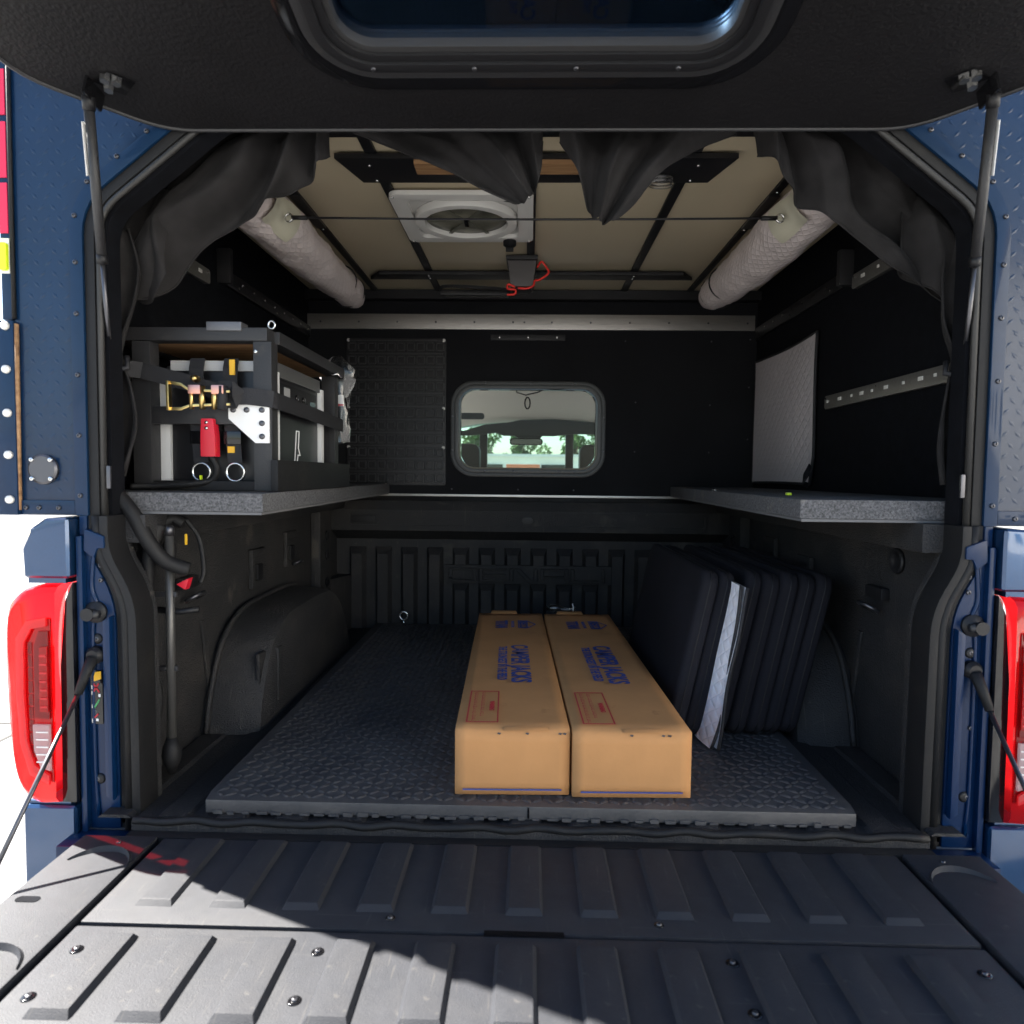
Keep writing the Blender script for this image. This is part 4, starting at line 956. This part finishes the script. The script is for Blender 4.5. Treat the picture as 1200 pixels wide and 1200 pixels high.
# --- equipment rack on the left shelf
RX0, RX1, RY0, RY1, RZ0, RZ1 = -.912, -.598, .205, .80, .6475, 1.018
rk = thing('equipment_rack', (-.75, .5, RZ0), 'black metal rack with a wooden top standing on the left shelf', 'rack')
def rbox(n, a, b, c, d, e, f, m=M_frame, bv=.002): return MB().box(a, b, c, d, e, f).build(n, m, rk, bevel=bv)
rbox('post', RX0, RX0+.042, RY0, RY0+.04, RZ0, RZ1-.03); rbox('post', RX1-.034, RX1+.008, RY0, RY0+.04, RZ0, RZ1-.03)
rbox('post', RX0, RX0+.042, RY1-.04, RY1, RZ0, RZ1-.03); rbox('post', RX1-.045, RX1-.004, RY1-.04, RY1, RZ0, RZ1-.03)
rbox('top_rail', RX0-.06, RX1, RY0-.004, RY0+.042, RZ1-.0295, RZ1); rbox('top_rail', RX1-.03, RX1+.012, RY0+.0425, RY1+.01, RZ1-.0295, RZ1)
rbox('top_rail', RX0-.06, RX0-.02, RY0+.0425, RY1+.01, RZ1-.0295, RZ1)
rbox('top_board', RX0-.019, RX1-.031, RY0+.043, RY1, RZ1-.028, RZ1-.012, M_ply, .001)
rbox('top_bracket', -.735, -.655, RY0-.009, RY0+.03, RZ1-.008, RZ1+.012, mat('grey bracket', (.14,.14,.15), .4, metal=.5)); 
rbox('mid_rail', RX0+.0425, RX1-.035, RY0+.004, RY0+.034, .800, .840)
rbox('base_rail', RX0+.0425, RX1-.035, RY0+.004, RY0+.034, RZ0, RZ0+.022, M_rubber)
rbox('side_board', RX1+.0085, RX1+.026, RY0-.012, RY1+.02, RZ0, RZ0+.072, M_rubber, .003)
rbox('base_plate', RX0+.05, RX1-.06, RY0+.036, RY1-.05, RZ0, RZ0+.006, M_dsteel)
gp = MB().xz([(-.688,.846),(-.594,.846),(-.594,.757),(-.626,.757),(-.688,.812)], RY0-.006, RY0-.0005).build('gusset_plate', M_wht2, rk, bevel=.001)
for (x, z) in ((-.676,.832),(-.645,.832),(-.610,.832),(-.610,.802),(-.610,.772)):
    MB().lathe([(.0065,-.006),(.0062,-.0095),(.003,-.0105)], (x, RY0, z), 'y', 12).build('bolt', M_dsteel, gp, smooth=True)
put('bolt', SCREW_YS, rk, [(-.625, RY0, .965)])
for (x, y, z) in ((RX1+.0, .23, RZ1+.004), ):
    MB().tube([(x+.008*math.sin(a*.57), y, z+.008-.009*math.cos(a*.57)) for a in range(11)], .0025, 8, closed=True).build('eye_ring', M_steel, rk, smooth=True)
MB().tube([(RX1+.0, .70, RZ1-.035), (RX1+.02,.71,RZ1-.03), (RX1+.03,.715,RZ1-.045)], .003, 8).build('hook', M_steel, rk, smooth=True)
# --- power pack inside the rack
pk = thing('power_pack', (-.75, .5, .655), 'black power pack with silver corner edges inside the rack', 'power pack')
PX0, PX1, PY0, PY1, PZ0, PZ1 = -.862, -.608, .262, .615, .6545, .940
MB().box(PX0, PX1, PY0, PY1, PZ0, PZ1).build('case', M_pack, pk, bevel=.004)
for x in (PX0, PX1):
    for y in (PY0, PY1):
        MB().box(x-.012, x+.012, y-.010, y+.012, PZ0+.0005, PZ1-.012).build('corner_edge', mat('silver paint', (.62,.62,.62), .4), pk, bevel=.002)
MB().box(PX0+.0125, PX1-.0125, PY0-.006, PY0+.01, PZ1-.012, PZ1+.012).build('top_edge', mat('grey alloy', (.42,.42,.42), .45), pk, bevel=.002)
MB().box(PX1-.004, PX1+.008, PY0+.0125, PY1-.0105, PZ1-.022, PZ1+.012).build('top_edge', mat('dark alloy', (.12,.12,.12), .4, metal=.5), pk, bevel=.002)
cp = MB().box(PX1, PX1+.003, PY0+.03, PY1-.03, .838, .908).build('control_panel', M_plastic, pk, bevel=.001)
for q in range(5):
    MB().lathe([(.009,.003),(.009,.006),(.006,.008)], (PX1, PY0+.13+.026*q, .868+.014*(q % 2)), 'x', 12).build('socket', M_gloss, cp, smooth=True)
MB().box(PX1+.003, PX1+.0045, PY0+.065, PY0+.105, .85, .90).build('label', mat('grey label', (.3,.3,.3), .4), cp)
MB().box(PX1+.003, PX1+.0045, PY1-.085, PY1-.045, .85, .885).build('display', mat('display glass', (.12,.17,.18), .2), cp)
lx = PX1+.0015
bolt = [(.405,.705),(.425,.705),(.437,.735),(.455,.735),(.440,.755),(.447,.80),(.422,.80)]
bi = [(.410,.708),(.423,.708),(.433,.738),(.448,.738),(.436,.755),(.442,.797),(.425,.797)]
MB().ring(bolt, bi, PX1, PX1+.0012, lambda y, z, h: (h, y, z)).build('bolt_emblem', M_wht2, pk)
tm = obj('printed_letters', text_mesh('ECOFLOW', .026, M_wht2, 1, .0003, .0006), pk, (lx, .45, .693), (R(90), 0, R(90)))
# --- straps
rs = thing('ratchet_strap', (-.78, .19, .80), 'black ratchet strap with a gold buckle stretched across the rack', 'ratchet strap')
def web(pts, wd, name='webbing', m=M_web, th=.0025, parent=None, up=(0,0,1)):
    P = [Vector(p) for p in pts]; mb = MB(); vs_ = []
    for i, p in enumerate(P):
        t = (P[min(i+1, len(P)-1)]-P[max(i-1, 0)]).normalized(); u = Vector(up); u = (u-t*u.dot(t)).normalized(); n_ = t.cross(u)
        vs_ += [p-u*wd/2-n_*th/2, p+u*wd/2-n_*th/2, p+u*wd/2+n_*th/2, p-u*wd/2+n_*th/2]
    fs_ = [(0,1,2,3), tuple(4*(len(P)-1)+q for q in (3,2,1,0))]
    for i in range(len(P)-1):
        for q in range(4): fs_.append((4*i+q, 4*(i+1)+q, 4*(i+1)+(q+1) % 4, 4*i+(q+1) % 4))
    return mb.add(vs_, fs_).build(name, m, parent or rs)
web([(-.925,.16,.922),(-.88,.188,.918),(-.80,.190,.898),(-.72,.188,.876),(-.70,.187,.870)], .036)
web([(-.68,.188,.862),(-.64,.190,.862),(-.600,.194,.858),(-.584,.198,.856),(-.580,.215,.854),(-.580,.5,.846),(-.583,.78,.838)], .038)
web([(-.70,.180,.878),(-.672,.176,.878),(-.655,.180,.865),(-.665,.184,.850),(-.70,.185,.853)], .034)
bk = MB().xz([(-.805,.885),(-.775,.880),(-.755,.868),(-.665,.866),(-.665,.871),(-.755,.874),(-.775,.887),(-.805,.892)], .155, .160)
bk.xz([(-.803,.826),(-.775,.826),(-.755,.834),(-.665,.838),(-.665,.843),(-.755,.840),(-.775,.833),(-.803,.833)], .155, .160)
bk.build('buckle_frame', M_brass, rs, bevel=.001)
MB().xz([(-.805,.826),(-.799,.826),(-.800,.891),(-.806,.891)], .150, .165).build('buckle_handle', M_brass, rs, bevel=.001)
for x, r_ in ((-.752,.005), (-.728,.0065), (-.700,.007), (-.683,.011)):
    MB().tube([(x,.158,.829),(x,.158,.880)], r_, 10).build('buckle_axle', M_brass if r_ < .01 else M_web, rs, smooth=True)
for x in (-.742, -.69): MB().box(x-.014, x+.014, .148, .168, .862, .882).build('pawl', mat('rosy zinc', (.70,.35,.28), .3, metal=1), rs, bevel=.003)
MB().lathe([(.006,.15),(.008,.16),(.008,.172),(.004,.176)], (-.745,0,.897), 'y', 10).build('release_stud', M_brass, rs, smooth=True)
MB().tube([(-.936,.14,.93),(-.925,.135,.945),(-.905,.14,.94),(-.90,.15,.92),(-.912,.155,.905),(-.932,.15,.91),(-.936,.14,.93)], .005, 8).build('hook', M_steel, rs, smooth=True)
for x, lbl, lz, yl in ((-.778, 'hanging black strap with a steel ring beside the red plug', .0, False), (-.698, 'hanging black strap with a yellow tag beside the gusset plate', .0, True)):
    t = thing('lashing_strap', (x, .235, .69), lbl, 'strap', 'lashing straps hanging in the rack')
    web([(x,.245,.955),(x,.236,.93),(x,.232,.86),(x+.006,.230,.78),(x+.012,.230,.712)], .034, parent=t, up=(1,0,0))
    MB().box(x-.012, x+.028, .224, .234, .755, .785).build('strap_buckle', M_gloss, t, bevel=.003)
    MB().tube([(x+.013+.021*math.cos(a*.4488), .228, .690+.021*math.sin(a*.4488)) for a in range(14)], .0032, 8, closed=True).build('ring', M_steel, t, smooth=True)
    if yl:
        MB().box(x-.004, x+.012, .2255, .2285, .735, .750).build('tag', M_yellow, t); MB().box(x+.002, x+.014, .226, .2300, .915, .95).build('tag', M_yellow, t)
    else: MB().box(x+.010, x+.014, .224, .230, .66, .682).build('pin', M_hiviz, t)
rcn = thing('power_connector', (-.735, .22, .74), 'red plastic power connector with a black cable hanging in the rack', 'connector')
MB().xz([(-.752,.725),(-.717,.725),(-.718,.775),(-.722,.812),(-.750,.812),(-.752,.775)], .196, .222).build('housing', M_red, rcn, bevel=.003)
for z in (.803,.79): MB().lathe([(.004,.1955),(.0035,.193)], (-.737,0,z), 'y', 10).build('screw', M_steel, rcn, smooth=True)
MB().tube(catmull([(-.735,.21,.728),(-.722,.212,.70),(-.735,.215,.672),(-.78,.20,.662),(-.85,.19,.658),(-.90,.17,.656)], 8), .0075, 10).build('cable', M_rubber, rcn, smooth=True)
# --- clear bag hanging off the rack
hb = thing('clear_bag', (-.62, .85, .80), 'clear plastic bag of small parts hanging from the rack corner', 'bag')
prof = [(0,1.062,.010),(.0,1.045,.022),(-.002,1.02,.036),(-.004,.99,.040),(-.006,.965,.033),(-.008,.93,.033),(-.010,.88,.034),(-.012,.83,.035),(-.012,.79,.033),(-.012,.783,.010)]
mb = MB(); n = 20
for i, (dx, z, r_) in enumerate(prof):
    for k in range(n):
        a = 2*math.pi*k/n; rr = 1.3*r_*(1+.22*math.sin(a*3+z*40)+.14*math.sin(a*7-z*70))
        mb.v.append((-.612+dx+rr*math.cos(a), .835+.35*rr*math.sin(a), z))
for i in range(len(prof)-1):
    for k in range(n): mb.f.append((i*n+k, i*n+(k+1) % n, (i+1)*n+(k+1) % n, (i+1)*n+k))
mb.build('film', M_poly, hb, smooth=True, autosm=True)
MB().box(-.628, -.606, .846, .852, .80, .955).build('contents', M_plastic, hb, bevel=.002)
MB().box(-.620, -.596, .842, .8455, .905, .94).build('card', M_wht2, hb); MB().box(-.620, -.596, .8405, .8418, .905, .912).build('card_stripe', M_redink, hb)
MB().tube([(-.645,.845,.80),(-.640,.843,.87),(-.635,.845,.94),(-.625,.845,.99)], .004, 6).build('contents', M_white, hb, smooth=True)
MB().tube([(-.604,.843,.79),(-.606,.842,.85),(-.602,.843,.90)], .003, 6).build('contents', M_steel, hb, smooth=True)

# --- quilted cover over the side window
def quilt_surface(name, fn, nu, nv, us, vs2, m, parent):
    V = []; U = []
    for i in range(nu+1):
        for j in range(nv+1): V.append(fn(i/nu, j/nv)); U.append((i/nu*us, j/nv*vs2))
    F_ = [(i*(nv+1)+j, i*(nv+1)+j+1, (i+1)*(nv+1)+j+1, (i+1)*(nv+1)+j) for i in range(nu) for j in range(nv)]
    me = bpy.data.meshes.new(name); me.from_pydata(V, [], F_); me.materials.append(m); ul = me.uv_layers.new()
    for lp in me.loops: ul.data[lp.index].uv = U[lp.vertex_index]
    for p in me.polygons: p.use_smooth = True
    return obj(name, me, parent)
wc = thing('window_cover', (.98, 1.4, .66), 'white quilted cover fixed over the window above the shelf', 'window cover')
def wcf(u, v):
    y = 1.065+.655*u; z = .668+.527*v
    y += -.02*math.sin(math.pi*v)*(1-u)*0 + (.018*math.sin(math.pi*v))*(-1 if u > .5 else 1)*abs(2*u-1)**6*-1*-1*.6
    z += .010*math.sin(math.pi*u)*(-1 if v > .5 else .4)*abs(2*v-1)**4
    if u < .2 and v < .2: y += .05*(.2-v)*5*(.2-u)*5*.6
    return (.985-.010*math.sin(math.pi*u)*math.sin(math.pi*v)+.002*math.sin(u*9+v*5), y, z)
quilt_surface('quilted_face', wcf, 30, 24, .655, .527, M_quilt2, wc)
edge = [wcf(k/20, 0) for k in range(21)]+[wcf(1, k/16) for k in range(1, 17)]+[wcf(1-k/20, 1) for k in range(1, 21)]+[wcf(0, 1-k/16) for k in range(1, 16)]
MB().tube([(x+.003, y, z) for x, y, z in edge], .006, 6, closed=True).build('binding', M_web, wc, smooth=True)
web([(.978,1.085,.665),(.95,1.06,.672),(.955,1.045,.70),(.975,1.06,.735)], .02, 'pull_loop', parent=wc)
# --- rolled liners under the ceiling
def roll(s, label):
    t = thing('rolled_liner', (s*.71, 1.0, 1.40), label, 'rolled liner', 'rolled quilted liners under the roof')
    def fn(u, v):
        y = .18+1.29*u; a = 2*math.pi*v; dent = 1-.30*math.exp(-((y-.47)/.10)**2)*max(0, math.cos(a-math.pi*(1.0 if s > 0 else 0)))
        r_ = .076*(1-.16*u)*(1+.07*math.sin(a*2+u*5+s)+.09*mnoise.noise(Vector((u*11, math.cos(a)*1.5, math.sin(a)*1.5+s*3)))+.045*mnoise.noise(Vector((u*40, math.cos(a)*3+u*9, math.sin(a)*3))))*(1-.45*max(0, (u-.88)/.12)**2)*dent
        if u > .999: r_ *= .2
        return (s*.71+s*.012*math.sin(u*3.1)+r_*math.cos(a), y, 1.408-.018*math.sin(u*math.pi)+r_*math.sin(a))
    quilt_surface('quilt', fn, 110, 36, 1.12, .48, M_quilt, t)
    for y in (1.22, 1.36):
        MB().tube([(s*.71+s*.006+.071*math.cos(a*.2618)*(1-(y-1.0)*.28), y+.02*math.sin(a*.2618), 1.40+.071*math.sin(a*.2618)*(1-(y-1.0)*.28)) for a in range(24)], .0028, 6, closed=True).build('tie_cord', M_web, t, smooth=True)
    def fp(u, v):
        y = .40+.17*u; a = math.pi*(1.0 if s > 0 else 0) + (v-.5)*1.5*(-1 if s > 0 else 1) - (.55 if s < 0 else -.55)
        k_ = 1-.35*abs(u-.5)
        r_ = .080*(1-.22*math.exp(-((y-.47)/.06)**2))*k_**.15
        vv = (v-.5)*k_+.5; a = math.pi*(1.0 if s > 0 else 0) + (vv-.5)*1.6*(-1 if s > 0 else 1) - (.45 if s < 0 else -.45)
        return (s*.71+s*.008+r_*math.cos(a), y, 1.397+r_*math.sin(a))
    quilt_surface('reinforcing_patch', fp, 12, 10, .2, .1, M_shoe, t)
    MB().tube([(s*.640+.010*math.cos(a*.63), .47, 1.36+.010*math.sin(a*.63)) for a in range(10)], .003, 6, closed=True).build('clip', M_steel, t, smooth=True)
roll(-1, 'rolled white quilted liner above the equipment rack'); roll(1, 'rolled white quilted liner above the window cover side')
bc_ = thing('bungee_cord', (0, .47, 1.36), 'thin black cord stretched between the two rolled liners', 'cord')
MB().tube([(-.632,.47,1.36),(-.3,.47,1.357),(0,.47,1.356),(.3,.47,1.357),(.632,.47,1.36)], .0028, 6).build('cord', M_web, bc_, smooth=True)
for s in S2: MB().tube([(s*.632,.47,1.36),(s*.592,.47,1.3596)], .006, 8).build('end_sleeve', M_plastic, bc_, smooth=True)
# --- winch box with red cord and carry handle
wb = thing('motor_box', (-.036, 1.27, 1.38), 'grey motor box with red cord hung below the ceiling cross strip', 'motor box')
MB().prism([(-.09,1.215),(.018,1.215),(.018,1.31),(-.09,1.31)], lambda x, y: (x*.75-.009, y, 1.385), lambda x, y: (x, y, 1.4795)).build('housing', mat('grey motor case', (.085,.08,.08), .5), wb, bevel=.005)
MB().box(-.094, .022, 1.20, 1.33, 1.4797, 1.4935).build('mount', M_frame, wb, bevel=.003)
MB().lathe([(.036,1.384),(.038,1.378),(.03,1.374)], (-.036,1.262,0), 'z', 20).build('drum', M_frame, wb, smooth=True)
MB().tube(catmull([(.02,1.24,1.46),(.035,1.22,1.475),(.05,1.22,1.46),(.062,1.22,1.435),(.03,1.22,1.41),(.012,1.215,1.405),(.006,1.21,1.385),(-.02,1.21,1.375),(-.05,1.21,1.378)], 6), .0042, 6).build('red_cord', M_redcord, wb, smooth=True)
MB().tube(catmull([(-.06,1.21,1.38),(-.085,1.21,1.39),(-.088,1.21,1.375),(-.06,1.21,1.37),(-.062,1.21,1.355),(-.09,1.21,1.352)], 6), .0042, 6).build('red_cord', M_redcord, wb, smooth=True)
hs = thing('carry_handle', (-.22, 1.40, 1.40), 'flat black carry handle lying under the ceiling beside the motor box', 'handle')
web(catmull([(-.365,1.41,1.415),(-.35,1.40,1.432),(-.28,1.39,1.430),(-.18,1.39,1.425),(-.10,1.39,1.418),(-.08,1.40,1.41)], 5), .012, 'strap', M_plastic, .006, hs)
MB().box(-.36, -.09, 1.40, 1.44, 1.40, 1.415).build('plate', M_frame, hs, bevel=.005)
# coil of clear tube behind the curtain
ct = thing('clear_coil', (.33, .50, 1.46), 'small coil of clear tubing hung beside the curtain', 'coil')
MB().tube([(.335+.03*math.cos(a*.35), .50+.02*math.sin(a*.35), 1.455+.003*a/6) for a in range(50)], .004, 6).build('tubing', M_poly, ct, smooth=True)

# --- curtains
def drape(label, top, bot, y0, amp, seed, nu=120, nv=44, dirv=(1, .6), group='black curtains bunched round the rear opening', sag=.03, anc=None, freq=11):
    t = thing('curtain', (top[len(top)//2][0], y0, top[len(top)//2][1]), label, 'curtain', group)
    T = catmull([(a, b, 0) for a, b in top], 12); B = catmull([(a, b, 0) for a, b in bot], 12)
    def samp(P, u):
        k = u*(len(P)-1); i = min(int(k), len(P)-2); return P[i]+(P[i+1]-P[i])*(k-i)
    V = []
    for i in range(nu+1):
        for j in range(nv+1):
            u, v = i/nu, j/nv; p = samp(T, u)*(1-v)+samp(B, u)*v
            q = Vector((p.x*3.2*dirv[0]+p.y*3.2*dirv[1], (p.x*-dirv[1]+p.y*dirv[0])*1.1, seed))
            q += Vector((mnoise.noise(q*1.3+Vector((9,2,1))), mnoise.noise(q*1.3+Vector((2,7,4))), 0))*.35
            f = 1-abs(2*mnoise.noise(q*2.0)); f2 = 1-abs(2*mnoise.noise(q*4.6+Vector((5,1,2)))); f3 = 1-abs(2*mnoise.noise(Vector((q.x*11, q.y*6, q.z))))
            env = .25+.75*min(1, v*2.5)
            if anc:
                dd = p.to_2d()-Vector(anc); th_ = math.atan2(dd.y, dd.x)+.12*mnoise.noise(Vector((p.x*6, p.y*6, seed)))
                tri = abs(((th_*freq/math.pi+seed*.37) % 2)-1); tri2 = abs(((th_*freq*2.3/math.pi+seed) % 2)-1)
                tri = .5-.5*math.cos(math.pi*tri); tri2 = .5-.5*math.cos(math.pi*tri2)
                f = .20*f+.95*tri; f2 = .12*f2+.55*tri2; f3 *= .12
            y = y0 + .10 - env*amp*(f*1.25+f2*.6+f3*.2) - sag*math.sin(math.pi*v)*.8
            z = p.y - .010*v*f
            V.append((p.x+env*.004*(f2-.5), y, z))
    F_ = [(i*(nv+1)+j, i*(nv+1)+j+1, (i+1)*(nv+1)+j+1, (i+1)*(nv+1)+j) for i in range(nu) for j in range(nv)]
    me = bpy.data.meshes.new('fabric'); me.from_pydata(V, [], F_); me.materials.append(M_cloth)
    for p in me.polygons: p.use_smooth = True
    o = obj('fabric', me, t)
    md = o.modifiers.new('s', 'SOLIDIFY'); md.thickness = .0015
    MB().tube([(V[i*(nv+1)+nv][0], V[i*(nv+1)+nv][1], V[i*(nv+1)+nv][2]) for i in range(0, nu+1)], .0018, 6).build('hem', M_cloth, t, smooth=True)
    return t
drape('black curtain bunched in the opening corner above the equipment rack', [(-.895,1.16),(-.86,1.24),(-.80,1.34),(-.72,1.43),(-.60,1.465),(-.42,1.465)], [(-.888,1.095),(-.845,1.068),(-.79,1.10),(-.735,1.185),(-.64,1.24),(-.55,1.285),(-.435,1.375)], .10, .055, 1.0, dirv=(.8, -.7), anc=(-.40,1.60), freq=22)
drape('black curtain flap hanging in front of the vent fan', [(-.40,1.465),(-.28,1.465),(-.18,1.465),(-.08,1.465),(.02,1.465)], [(-.385,1.425),(-.28,1.385),(-.17,1.34),(-.06,1.292),(-.01,1.295),(.016,1.345),(.02,1.41)], .10, .042, 4.0, dirv=(.8, -.6), anc=(.03,1.25), freq=12)
drape('black curtain flap with a pointed end beside the clear coil', [(.05,1.465),(.12,1.465),(.20,1.465),(.30,1.465),(.43,1.465)], [(.058,1.41),(.095,1.345),(.125,1.268),(.165,1.244),(.21,1.272),(.27,1.345),(.34,1.388),(.43,1.425)], .10, .042, 8.0, dirv=(.8, .7), anc=(.13,1.20), freq=12)
drape('black curtain bunched in the opening corner above the right shelf', [(.46,1.465),(.60,1.465),(.72,1.43),(.80,1.34),(.86,1.24),(.895,1.15)], [(.485,1.385),(.575,1.285),(.65,1.225),(.72,1.172),(.79,1.125),(.86,1.08),(.895,1.06)], .10, .055, 12.0, dirv=(.8, .7), anc=(.42,1.60), freq=22)
drape('folded black curtain end hanging over the left upper light bar', [(-.90,1.20),(-.875,1.27),(-.83,1.31),(-.77,1.30)], [(-.885,1.09),(-.85,1.06),(-.81,1.07),(-.775,1.12)], .075, .045, 21.0, nu=50, nv=40, dirv=(.9, .5), anc=(-.80,1.42), freq=12)
drape('folded black curtain end hanging over the right upper light bar', [(.77,1.30),(.83,1.30),(.875,1.25),(.90,1.18)], [(.775,1.14),(.815,1.11),(.86,1.075),(.895,1.05)], .075, .045, 25.0, nu=50, nv=40, dirv=(.9, -.5), anc=(.80,1.42), freq=12)
# narrow side curtains tucked behind the jambs
def side_curtain(s, label):
    t = thing('side_curtain', (s*.86, .10, .65), label, 'curtain', 'narrow curtains tucked beside the opening')
    nu, nv = 14, 40; V = []
    for i in range(nu+1):
        for j in range(nv+1):
            u, v = i/nu, j/nv; z = 1.20-.52*v
            wd = .075*(.55+.45*abs(math.sin(math.pi*(v*1.75+.12))))
            V.append((s*(.905-wd*u)+.004*math.sin(v*11), .085+.018*math.sin(u*9+v*3)+.012*mnoise.noise(Vector((u*4, v*6, s*3))), z))
    F_ = [(i*(nv+1)+j, i*(nv+1)+j+1, (i+1)*(nv+1)+j+1, (i+1)*(nv+1)+j) for i in range(nu) for j in range(nv)]
    me = bpy.data.meshes.new('fabric'); me.from_pydata(V, [], F_); me.materials.append(M_cloth)
    for p in me.polygons: p.use_smooth = True
    o = obj('fabric', me, t); md = o.modifiers.new('s', 'SOLIDIFY'); md.thickness = .004
    MB().tube([(s*.85,.08,.93),(s*.84,.065,.905),(s*.87,.06,.90)], .006, 6).build('tie', M_web, t, smooth=True)
side_curtain(-1, 'narrow black curtain tied back beside the equipment rack'); side_curtain(1, 'narrow black curtain tied back beside the right light bar')

# ================================================================== what shows through the cab windows, and around
def tree(x, y, h, r, label, seed):
    random.seed(seed); t = thing('tree', (x, y, -.9), label, 'tree', 'trees beyond the truck')
    mb = MB().tube([(x, y, -.9), (x+.05, y, h*.3), (x, y+.1, h*.6)], [.16,.12,.06], 8)
    for q in range(6):
        a = q*1.05; mb.tube([(x, y, h*.25+q*.12), (x+r*.5*math.cos(a), y+r*.5*math.sin(a), h*.5+q*.15)], [.06,.02], 6)
    mb.build('trunk', M_bark, t, smooth=True)
    lf = MB()
    clumps = [(random.gauss(0,.5)*r, random.gauss(0,.5)*r, h*.62+random.gauss(0,.28)*h*.6, random.uniform(.25,.5)*r) for _ in range(26)]
    for _ in range(2600):
        cx, cy2, cz, cr = random.choice(clumps); d = Vector((random.gauss(0,1), random.gauss(0,1), random.gauss(0,1))).normalized()*cr*random.uniform(.5,1)
        c = Vector((x+cx, y+cy2, cz))+d; a = Vector((random.gauss(0,1), random.gauss(0,1), random.gauss(0,1))).normalized()*.10; b = a.cross(Vector((random.random(), random.random(), 1))).normalized()*.05
        lf.add([c-a, c+b, c+a, c-b], [(0,1,2,3)])
    c_ = lf.build('crown', M_leaf, t, fix=False); c_['kind'] = 'stuff'
tree(-2.3, 29, 3.3, .8, 'leafy green tree seen through the cab on the grab handle side', 1)
tree(1.9, 28, 3.0, .7, 'leafy green tree seen through the cab between mirror and right pillar', 2)
tree(-.5, 34, 2.7, .7, 'distant green tree seen right below the rear view mirror', 3)
wl = thing('boundary_building', (0, 22, -.9), 'low white building in front of the trees seen through the cab', 'building')
MB().box(-9, 9, 22, 25, -.9, 1.32).build('wall', M_stucco, wl); MB().box(-9.2, 9.2, 21.8, 25.2, 1.32, 1.40).build('roof', M_white, wl)
for q in range(8): MB().box(-8+q*2.1, -7.2+q*2.1, 21.95, 21.99, .2, 1.05).build('window', M_gloss, wl)
sg = thing('road_sign', (-.15, 15, -.9), 'small orange sign board on posts seen through the cab', 'sign')
MB().box(-.55, .25, 15, 15.04, .70, .95).build('board', M_orange, sg, bevel=.01)
for x in (-.45, .15): MB().box(x-.02, x+.02, 15.045, 15.08, -.9, .95).build('post', M_dsteel, sg)
sb = thing('side_building', (13, -8, -.9), 'pale stucco building beside the parking area, mirrored in the paint', 'building')
MB().box(13, 20, -30, 0, -.9, 6.3).build('wall', M_stucco, sb); MB().box(12.8, 20.1, -30.2, .2, 6.3, 6.6).build('roof', M_roof, sb, bevel=.02)
for q in range(6):
    wn = MB().box(12.96, 12.99, -29+q*5, -27.4+q*5, .2, 1.5).build('window', M_gloss, sb); MB().box(12.85, 12.995, -29.1+q*5, -27.3+q*5, .08, .18).build('sill', M_conc, wn)
